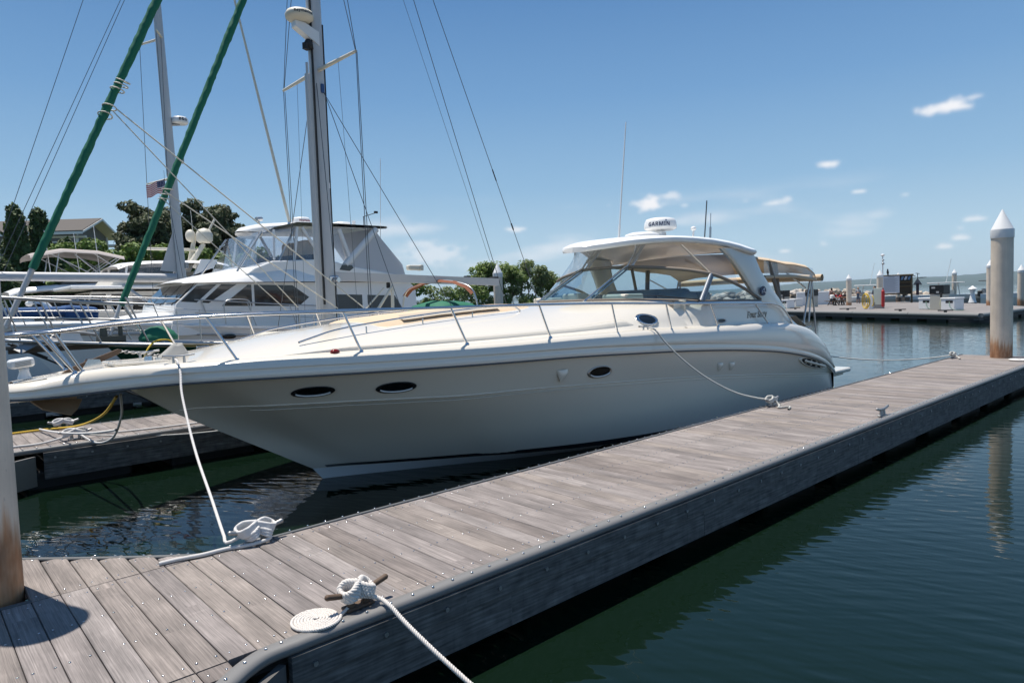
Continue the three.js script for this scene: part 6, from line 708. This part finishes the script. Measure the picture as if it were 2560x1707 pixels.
{ // notice board with hanging towels and a bird on top
  const T = thing('notice_board', 'big timber notice board with a white text panel and empty shelves', 'notice board', [76.5, DECK, -25.3]), x = 76.5, z = -25.3, y = DECK, w = mat(0.10, 0.075, 0.04, 0.9), L = (u, v, d = 0) => [x + u * 0.54 + d * -0.84, y + v, z + u * 0.84 + d * 0.54];
  for (const u of [-1.45, 1.35]) part(T, 'post', bar(L(u, 0), L(u, 2.78), 0.1, 0.1, 6), w); part(T, 'beam', bar(L(-1.55, 2.8), L(1.5, 2.84), 0.1, 0.1, 6), w); part(T, 'shelf_back', plate(L(0.2, 1.0, -0.1), L(1.4, 1.0, -0.1), L(1.35, 2.75, -0.1), L(0.2, 2.75, -0.1), 0.03), mat(0.05, 0.038, 0.025, 0.9)); for (const v of [0.95, 1.7, 2.15]) part(T, 'shelf', bar(L(-1.5, v), L(1.4, v), 0.08, 0.08, 4), w);
  const tex = canvasTex(512, 640, (c, a, b) => { c.fillStyle = '#c9ccd2'; c.fillRect(0, 0, a, b); c.fillStyle = '#5b616d'; c.fillRect(150, 28, 212, 16); c.fillStyle = '#737a86'; for (let i = 0; i < 24; i++) c.fillRect(40, 80 + i * 22, 300 + ((i * 97) % 130), 7); });
  const pg = plate(L(-1.35, 1.05, 0.14), L(0.2, 1.05, 0.14), L(0.2, 2.78, 0.14), L(-1.35, 2.78, 0.14), 0.02), uv = new Float32Array(pg.attributes.position.count * 2), qv = [0, 0, 1, 0, 1, 1, 0, 0, 1, 1, 0, 1]; for (let i = 0; i < 12; i++) uv[i] = qv[i]; pg.setAttribute('uv', new THREE.BufferAttribute(uv, 2)); part(T, 'text_panel', pg, new THREE.MeshStandardMaterial({ map: tex, roughness: 0.7 }));
  for (let i = 0; i < 3; i++) part(T, 'towel', plate(L(0.3 + i * 0.32, 2.35, 0.1), L(0.5 + i * 0.32, 2.35, 0.1), L(0.62 + i * 0.32, 2.7, 0.1), L(0.42 + i * 0.32, 2.7, 0.1), 0.02), i === 1 ? mat(0.55, 0.57, 0.6, 0.8) : mat(0.12, 0.22, 0.36, 0.8)); part(T, 'bench', box(0.6, 0.4, 1.2, x + 0.2, y + 0.4, z + 0.5, -0.57), mat(0.06, 0.055, 0.05, 0.9));
  const b = L(-0.85, 2.9), B = thing('bird', 'dark bird perched upright on top of the notice board', 'bird', b); part(B, 'body', [new THREE.SphereGeometry(0.14, 14, 10).scale(0.8, 1.7, 0.8).rotateZ(0.2).translate(b[0], b[1] + 0.28, b[2]), ball(0.08, b[0] - 0.03, b[1] + 0.55, b[2]), bar([b[0] - 0.04, b[1] + 0.55, b[2]], [b[0] - 0.16, b[1] + 0.55, b[2] + 0.05], 0.025, 0.005), plate([b[0] + 0.05, b[1] + 0.1, b[2] - 0.06], [b[0] + 0.16, b[1] - 0.12, b[2] - 0.05], [b[0] + 0.16, b[1] - 0.12, b[2] + 0.05], [b[0] + 0.05, b[1] + 0.1, b[2] + 0.06], 0.03), bar([b[0], b[1] - 0.02, b[2] - 0.04], [b[0], b[1] + 0.12, b[2] - 0.04], 0.015), bar([b[0], b[1] - 0.02, b[2] + 0.04], [b[0], b[1] + 0.12, b[2] + 0.04], 0.015)], mat(0.015, 0.013, 0.012, 0.8));
}
{ // hose stand and fire point
  const x = 56.6, z = -20.7, y = DECK, T = thing('hose_post', 'white post hung with coils of yellow hose', 'hose', [x, y, z]); part(T, 'post', rbox(0.22, 1.1, 0.22, 0.02, x, y + 0.55, z + 0.15), M.white); for (const [r, dx, dz, t] of [[0.52, 0, -0.25, 0.1], [0.42, 0.05, -0.2, 0.2], [0.36, -0.05, 0.2, -0.1], [0.48, -0.06, -0.3, 0.0], [0.3, -0.08, -0.1, 0.3]]) part(T, 'hose_coil', new THREE.TorusGeometry(r, 0.035, 8, 28).scale(0.7, 1.15, 1).rotateY(1.0 + t).translate(x + dx, y + 0.62, z + dz), M.yellow);
  const F = thing('fire_point', 'white cabinet with a red fire extinguisher beside it', 'fire point', [57.7, y, -20.3]); part(F, 'cabinet', rbox(0.4, 1.3, 0.6, 0.02, 57.8, y + 0.95, -20.45), mat(0.6, 0.66, 0.58, 0.6)); part(F, 'extinguisher', [new THREE.CapsuleGeometry(0.12, 1.1, 6, 14).translate(57.4, y + 0.78, -19.98), bar([57.4, y + 1.4, -19.98], [57.4, y + 1.6, -19.98], 0.05)], M.red); part(F, 'rack', [box(0.05, 0.5, 0.8, 57.7, y + 0.25, -20.4, 0.3)], M.galv);
  const L = thing('lamp_mast', 'slim white pole with domed lights rising behind the pile', 'lamp pole', [66, y, -23.0]); part(L, 'pole', bar([66, y, -23.0], [66, 5.0, -23.0], 0.07, 0.05), M.white); part(L, 'lamp', ball(0.17, 66, 5.05, -23.0, 1, 0.6, 1), M.white); part(L, 'bracket_lamp', [ball(0.12, 65.95, 4.3, -22.95), ball(0.11, 65.95, 4.6, -22.95, 1, 0.7, 1)], M.steelDull);
  const N = thing('marker_post', 'dark channel marker post with a triangular board and solar panels', 'marker', [102, 0, -31.2]), P = (dx, yy, dz) => [102 + dx, yy, -31.2 + dz]; part(N, 'post', bar(P(0, -1, 0), P(0, 2.6, 0), 0.2, 0.18, 10), mat(0.09, 0.05, 0.055, 0.9)); part(N, 'board', prism([[-0.55, 0], [0.55, 0], [0, 0.95]], 0.08).rotateY(-1.2).translate(102, 2.35, -31.2), mat(0.28, 0.22, 0.2, 0.8)); part(N, 'lantern_arm', [bar(P(0, 2.6, 0), P(0, 3.85, 0), 0.04), bar(P(0, 3.3, 0), P(0.3, 3.3, 0.6), 0.04)], M.blackMatt); part(N, 'solar_panel', [box(0.6, 0.05, 0.4, 102, 3.88, -31.2, 0.5, 0.2), box(0.5, 0.05, 0.4, 101.8, 3.6, -31.6, 0.5, 0.4), box(0.8, 0.06, 0.3, 102.2, 3.32, -30.6, -1.2)], M.blackMatt);
  const D = thing('power_pedestal', 'white lantern shaped power pedestal on the far dock', 'pedestal', [72.5, y, -17.7]); part(D, 'column', lathe([[0.34, 0], [0.26, 0.3], [0.17, 0.75], [0.17, 1.0], [0.24, 1.05], [0.24, 1.25]], 72.5, y, -17.7, 6), M.white); part(D, 'cap', lathe([[0.36, 1.22], [0.36, 1.27], [0.1, 1.45], [0.06, 1.52], [0, 1.52]], 72.5, y, -17.7, 6), M.white);
}
{ // breakwater boulders beyond
  const T = thing('breakwater', 'heap of pale boulders forming a breakwater behind the fuel dock', 'breakwater', [100, -0.5, -50]), geos = [];
  for (let k = 0; k < 7; k++) { const g = new THREE.IcosahedronGeometry(0.6, 1), p = g.attributes.position; for (let i = 0; i < p.count; i++) { const v = V(p.getX(i), p.getY(i), p.getZ(i)), s = 1 + 0.55 * perlin.noise(v.x * 2.3 + k * 5, v.y * 2.3, v.z * 2.3); p.setXYZ(i, v.x * s * 1.3, v.y * s * 0.75, v.z * s); } g.computeVertexNormals(); geos.push(g); }
  const rm = [[0.36, 0.31, 0.25], [0.44, 0.385, 0.32], [0.29, 0.25, 0.215], [0.5, 0.45, 0.4]].map(([r, g, b]) => mat(r, g, b, 0.95));
  for (let i = 0; i < 260; i++) { const t = rnd(), x = lerp(84, 112, t), zc = lerp(-66, -33, t) , h = rnd(), top = 2.1 - 0.9 * smooth(t, 0.75, 1); const d = (1 - h) * 2.6 * (rnd() < 0.5 ? 1 : -0.3); piece(T, 'boulder', pick(geos), pick(rm), x - d * 0.76 + rr(-0.5, 0.5), -0.2 + h * top, zc + d * 0.65 + rr(-0.5, 0.5), rr(0, 6), [rr(0.8, 1.5), rr(0.8, 1.3), rr(0.8, 1.4)]); }
  part(T, 'core', skin([[2.6, -0.6], [1.2, 0.9], [0, 1.6], [-1.2, 0.9], [-2.6, -0.6]].map(([o, y]) => Array.from({ length: 9 }, (_, i) => [lerp(84, 112, i / 8) - o * 0.76, y * (i > 6 ? 0.6 : 1), lerp(-66, -33, i / 8) + o * 0.65]))), mat(0.12, 0.105, 0.09, 0.95));
}
// moored boats beyond the fuel dock
function skiff(name, label, x, z, ry, L, m, top, cat = 'boat') { const T = thing(name, label, cat, [x, 0, z]), H = hullSkin(z, x - L / 2, x + L / 2, () => 1.15, L * 0.15, { rake: 1.0, flare: 0.3, n: 20 }), B = bothOf(T, z); B('hull_side', H.side(0, 1), m); B('sheer_band', H.side(0, 0.4, 1).translate(0, 0, 0.02), M.white); part(T, 'deck', H.deckLid(0.05), M.gel); part(T, 'transom', H.transom(), M.gel); part(T, 'console', rbox(0.9, 0.7, 0.9, 0.1, x, 1.3, z), M.gel); part(T, 'windscreen', box(0.04, 0.4, 0.9, x - 0.45, 1.8, z, 0, 0, -0.3), M.tinted); part(T, 'seat', rbox(0.5, 0.5, 0.9, 0.1, x + 1.1, 1.4, z), M.seat); if (top) { const t = part(T, 'canopy', rbox(L * 0.42, 0.1, L * 0.24, 0.04, x + 0.3, top, z), M.white); for (const dx of [-1.0, 1.2]) for (const s of [1, -1]) part(t, 'canopy_post', bar([x + dx, 1.1, z + 0.6 * s], [x + dx * 0.8, top, z + 0.7 * s], 0.035), M.steelDull); part(T, 'outrigger', bar([x + 0.3, top, z], [x - 0.2, top + 2.6, z - 0.4], 0.02), M.white); } part(T, 'outboard', [rbox(0.45, 0.6, 0.4, 0.1, x + L / 2 + 0.1, 1.2, z + 0.35), rbox(0.45, 0.6, 0.4, 0.1, x + L / 2 + 0.1, 1.2, z - 0.35)], M.black); T.rotation.y = ry; return T; }
skiff('fishing_boat', 'white open fishing boat with flat canopy moored behind the central pump', 86, -23.2, 1.8, 8.2, M.greyCanvas, 2.45); skiff('fishing_boat', 'white boat whose canopy shows beside the navy shirted person', 88, -31.8, 1.9, 8, M.gel, 2.5); skiff('motor_boat', 'white motor boat moored against the rocks behind the picnic table', 84, -33.5, 1.95, 9, M.gel, 0);
{ const T = skiff('sport_boat', 'white sport boat with curved arch and dark canopy near the rust spotted pile', 92, -20.2, 1.75, 8, M.gel, 0); part(T, 'arch', tube([[91.2, 1.1, -19.1], [91.5, 1.7, -19.1], [92.4, 2.3, -19.2], [92.5, 2.3, -21.2], [91.5, 1.7, -21.3], [91.2, 1.1, -21.3]], 0.07, 40, 8), M.white); part(T, 'top', rbox(2, 0.1, 2.0, 0.04, 92.6, 2.55, -20.2), mat(0.12, 0.12, 0.12, 0.8)); part(T, 'bow_rail', tube([[88.5, 1.7, -20.2], [89.5, 1.65, -19.4], [90.5, 1.55, -19]], 0.025, 20, 6), M.steel); }
skiff('motor_boat', 'white motor boat at the far right behind the rust spotted pile', 86, -16.6, 1.7, 7, M.gel, 0);
{ const T = thing('white_barrier', 'long white solid barrier behind the picnic table on the fuel dock', 'barrier', [76, DECK, -33]); part(T, 'panel', plate([71.5, DECK, -33.5], [78, DECK, -32.5], [78, DECK + 1.35, -32.5], [71.5, DECK + 1.35, -33.5], 0.1), M.white); part(T, 'cap', bar([71.5, DECK + 1.36, -33.45], [78, DECK + 1.36, -32.45], 0.09), M.white); }

// ---------------------------------------------------------------- picnic table and people on the fuel dock
{ const x = 71.2, z = -29.2, y = DECK, w = mat(0.16, 0.11, 0.07, 0.85), T = thing('picnic_table', 'brown timber picnic table with attached benches and people round it', 'picnic table', [x, y, z], null), A = 0.95, R = (u, v, h) => [x + u * Math.cos(A) + v * Math.sin(A), y + h, z - u * Math.sin(A) * -1 * -1 + v * Math.cos(A)];
  for (let i = 0; i < 4; i++) part(T, 'top_board', box(1.7, 0.04, 0.17, ...R(0, -0.27 + i * 0.18, 0.75), A), w); for (const s of [1, -1]) { part(T, 'bench', box(1.7, 0.04, 0.26, ...R(0, 0.68 * s, 0.45), A), w); part(T, 'frame', [bar(R(0.55 * s, 0.6, 0), R(0.55 * s, 0.15, 0.74), 0.045, 0.045, 4), bar(R(0.55 * s, -0.6, 0), R(0.55 * s, -0.15, 0.74), 0.045, 0.045, 4), bar(R(0.55 * s, -0.8, 0.42), R(0.55 * s, 0.8, 0.42), 0.04, 0.04, 4)], w); } }
const skinC = [0.42, 0.24, 0.16];
// a figure as one continuous surface: tapered bones joined with a smooth minimum, meshed by marching cubes, coloured by the nearest bone
function person(label, x, y, z, ry, pose, shirt, trousers, hair, long = false) {
  const J = pose === 'sit'
    ? { hip: [0, 0.5, 0], waist: [0.02, 0.68, 0], chest: [0.08, 0.93, 0], neck: [0.11, 1.08, 0], head: [0.14, 1.22, 0], kl: [0.43, 0.5, 0.11], kr: [0.43, 0.5, -0.11], al: [0.4, 0.07, 0.12], ar: [0.4, 0.07, -0.12], fl: [0.55, 0.04, 0.13], fr: [0.55, 0.04, -0.13], sl: [0.09, 1.0, 0.19], sr: [0.09, 1.0, -0.19], el: [0.22, 0.77, 0.25], er: [0.22, 0.77, -0.25], hl: [0.45, 0.79, 0.13], hr: [0.45, 0.79, -0.13] }
    : { hip: [0, 0.92, 0], waist: [0, 1.1, 0], chest: [0, 1.34, 0], neck: [0.0, 1.5, 0], head: [0.02, 1.64, 0], kl: [0.02, 0.5, 0.1], kr: [0.02, 0.5, -0.1], al: [0, 0.08, 0.11], ar: [0, 0.08, -0.11], fl: [0.15, 0.04, 0.13], fr: [0.15, 0.04, -0.13], sl: [0, 1.42, 0.19], sr: [0, 1.42, -0.19], el: [0.02, 1.14, 0.26], er: [0.02, 1.14, -0.26], hl: pose === 'fold' ? [0.22, 1.2, -0.02] : [0.14, 0.93, 0.23], hr: pose === 'fold' ? [0.22, 1.18, 0.04] : [0.14, 0.93, -0.23] };
  const S = shirt, K = trousers, bones = [['hip', 'waist', 0.15, 0.15, K], ['waist', 'chest', 0.15, 0.165, S], ['chest', 'neck', 0.15, 0.06, S], ['neck', 'head', 0.055, 0.1, skinC], ['sl', 'sr', 0.075, 0.075, S], ['sl', 'el', 0.068, 0.052, S], ['sr', 'er', 0.068, 0.052, S], ['el', 'hl', 0.046, 0.036, skinC], ['er', 'hr', 0.046, 0.036, skinC], ['hip', 'kl', 0.115, 0.075, K], ['hip', 'kr', 0.115, 0.075, K], ['kl', 'al', 0.068, 0.045, pose === 'sit' ? K : skinC], ['kr', 'ar', 0.068, 0.045, pose === 'sit' ? K : skinC], ['al', 'fl', 0.05, 0.042, [0.05, 0.05, 0.05]], ['ar', 'fr', 0.05, 0.042, [0.05, 0.05, 0.05]]];
  const hd = J.head, hairB = [[[hd[0] - 0.03, hd[1] + 0.06, hd[2]], [hd[0] - 0.05, hd[1] + (long ? -0.28 : 0.02), hd[2]], 0.095, long ? 0.075 : 0.085, hair]];
  const seg = [...bones.map(([a, b, r, s, c]) => [J[a], J[b], r, s, c]), ...hairB];
  const dist = (p, [a, b, r0, r1]) => { const dx = b[0] - a[0], dy = b[1] - a[1], dz = b[2] - a[2], l = dx * dx + dy * dy + dz * dz, t = clamp(((p[0] - a[0]) * dx + (p[1] - a[1]) * dy + (p[2] - a[2]) * dz) / l, 0, 1); return Math.hypot(p[0] - a[0] - dx * t, p[1] - a[1] - dy * t, p[2] - a[2] - dz * t) - lerp(r0, r1, t); };
  const N = 56, mc = new MarchingCubes(N, undefined, false, false, 40000); mc.isolation = 0; const sc = 0.95, cy = 0.9, half = N / 2;
  for (let k = 0; k < N; k++) for (let j = 0; j < N; j++) for (let i = 0; i < N; i++) { const p = [(i - half) / half * sc, (j - half) / half * sc + cy, (k - half) / half * sc]; let d = 1; for (const s of seg) { const e = dist(p, s), h = clamp(0.5 + 0.5 * (d - e) / 0.035, 0, 1); d = lerp(d, e, h) - 0.035 * h * (1 - h); } mc.field[k * N * N + j * N + i] = -d; }
  mc.update(); const n = mc.count, pos = new Float32Array(n * 3), nor = new Float32Array(n * 3), col = new Float32Array(n * 3);
  for (let i = 0; i < n; i++) { const p = [mc.positionArray[i * 3] * sc, mc.positionArray[i * 3 + 1] * sc + cy, mc.positionArray[i * 3 + 2] * sc]; pos.set(p, i * 3); nor.set([mc.normalArray[i * 3], mc.normalArray[i * 3 + 1], mc.normalArray[i * 3 + 2]], i * 3); let best = 9, c; for (const s of seg) { const e = dist(p, s); if (e < best) { best = e; c = s[4]; } } col.set(c, i * 3); }
  const g = new THREE.BufferGeometry(); g.setAttribute('position', new THREE.BufferAttribute(pos, 3)); g.setAttribute('color', new THREE.BufferAttribute(col, 3)); g.computeVertexNormals();
  const m = new THREE.Mesh(g, new THREE.MeshStandardMaterial({ vertexColors: true, roughness: 0.85, side: THREE.DoubleSide })); m.name = numbered('person'); m.position.set(x, y, z); m.rotation.y = ry; m.castShadow = m.receiveShadow = true; m.userData = { label, category: 'person' }; scene.add(m); return m;
}
const DK = [0.02, 0.016, 0.014];
person('person in a white shirt seated on the near bench of the picnic table', 70.35, DECK, -29.35, -0.4, 'sit', [0.7, 0.7, 0.68], [0.04, 0.04, 0.045], [0.05, 0.03, 0.02]);
person('person in a black shirt seated leaning on the picnic table', 71.95, DECK, -28.55, 2.7, 'sit', [0.015, 0.015, 0.017], [0.05, 0.05, 0.06], DK);
person('person in a red shirt seated at the far side of the picnic table', 71.9, DECK, -29.7, 3.6, 'sit', [0.4, 0.02, 0.03], [0.05, 0.05, 0.06], DK);
person('smaller person in a red shirt at the table end beside the other red shirt', 72.4, DECK - 0.05, -29.15, 3.2, 'sit', [0.42, 0.03, 0.03], [0.05, 0.05, 0.06], DK);
person('person with long dark hair standing behind the picnic table', 73.9, DECK, -30.8, 1.2, 'stand', [0.38, 0.22, 0.18], [0.08, 0.08, 0.1], DK, true);
person('person with dark hair in a light blue top sitting by the rocks', 80.5, DECK + 0.2, -34.9, 2.2, 'sit', [0.35, 0.48, 0.58], [0.08, 0.08, 0.1], DK, true);
person('person in a grey shirt and shorts standing with folded arms', 78.2, DECK, -29.75, -2.6, 'fold', [0.32, 0.33, 0.35], [0.10, 0.12, 0.16], [0.35, 0.3, 0.26]);
person('person in a navy shirt standing behind the fire point', 60.6, DECK, -21.75, 2.4, 'stand', [0.012, 0.018, 0.04], [0.25, 0.25, 0.27], DK);
// ---------------------------------------------------------------- haze over the bay
scene.fog = new THREE.FogExp2(new THREE.Color(0.62, 0.76, 0.92), 0.00007);
renderer.render(scene, camera);
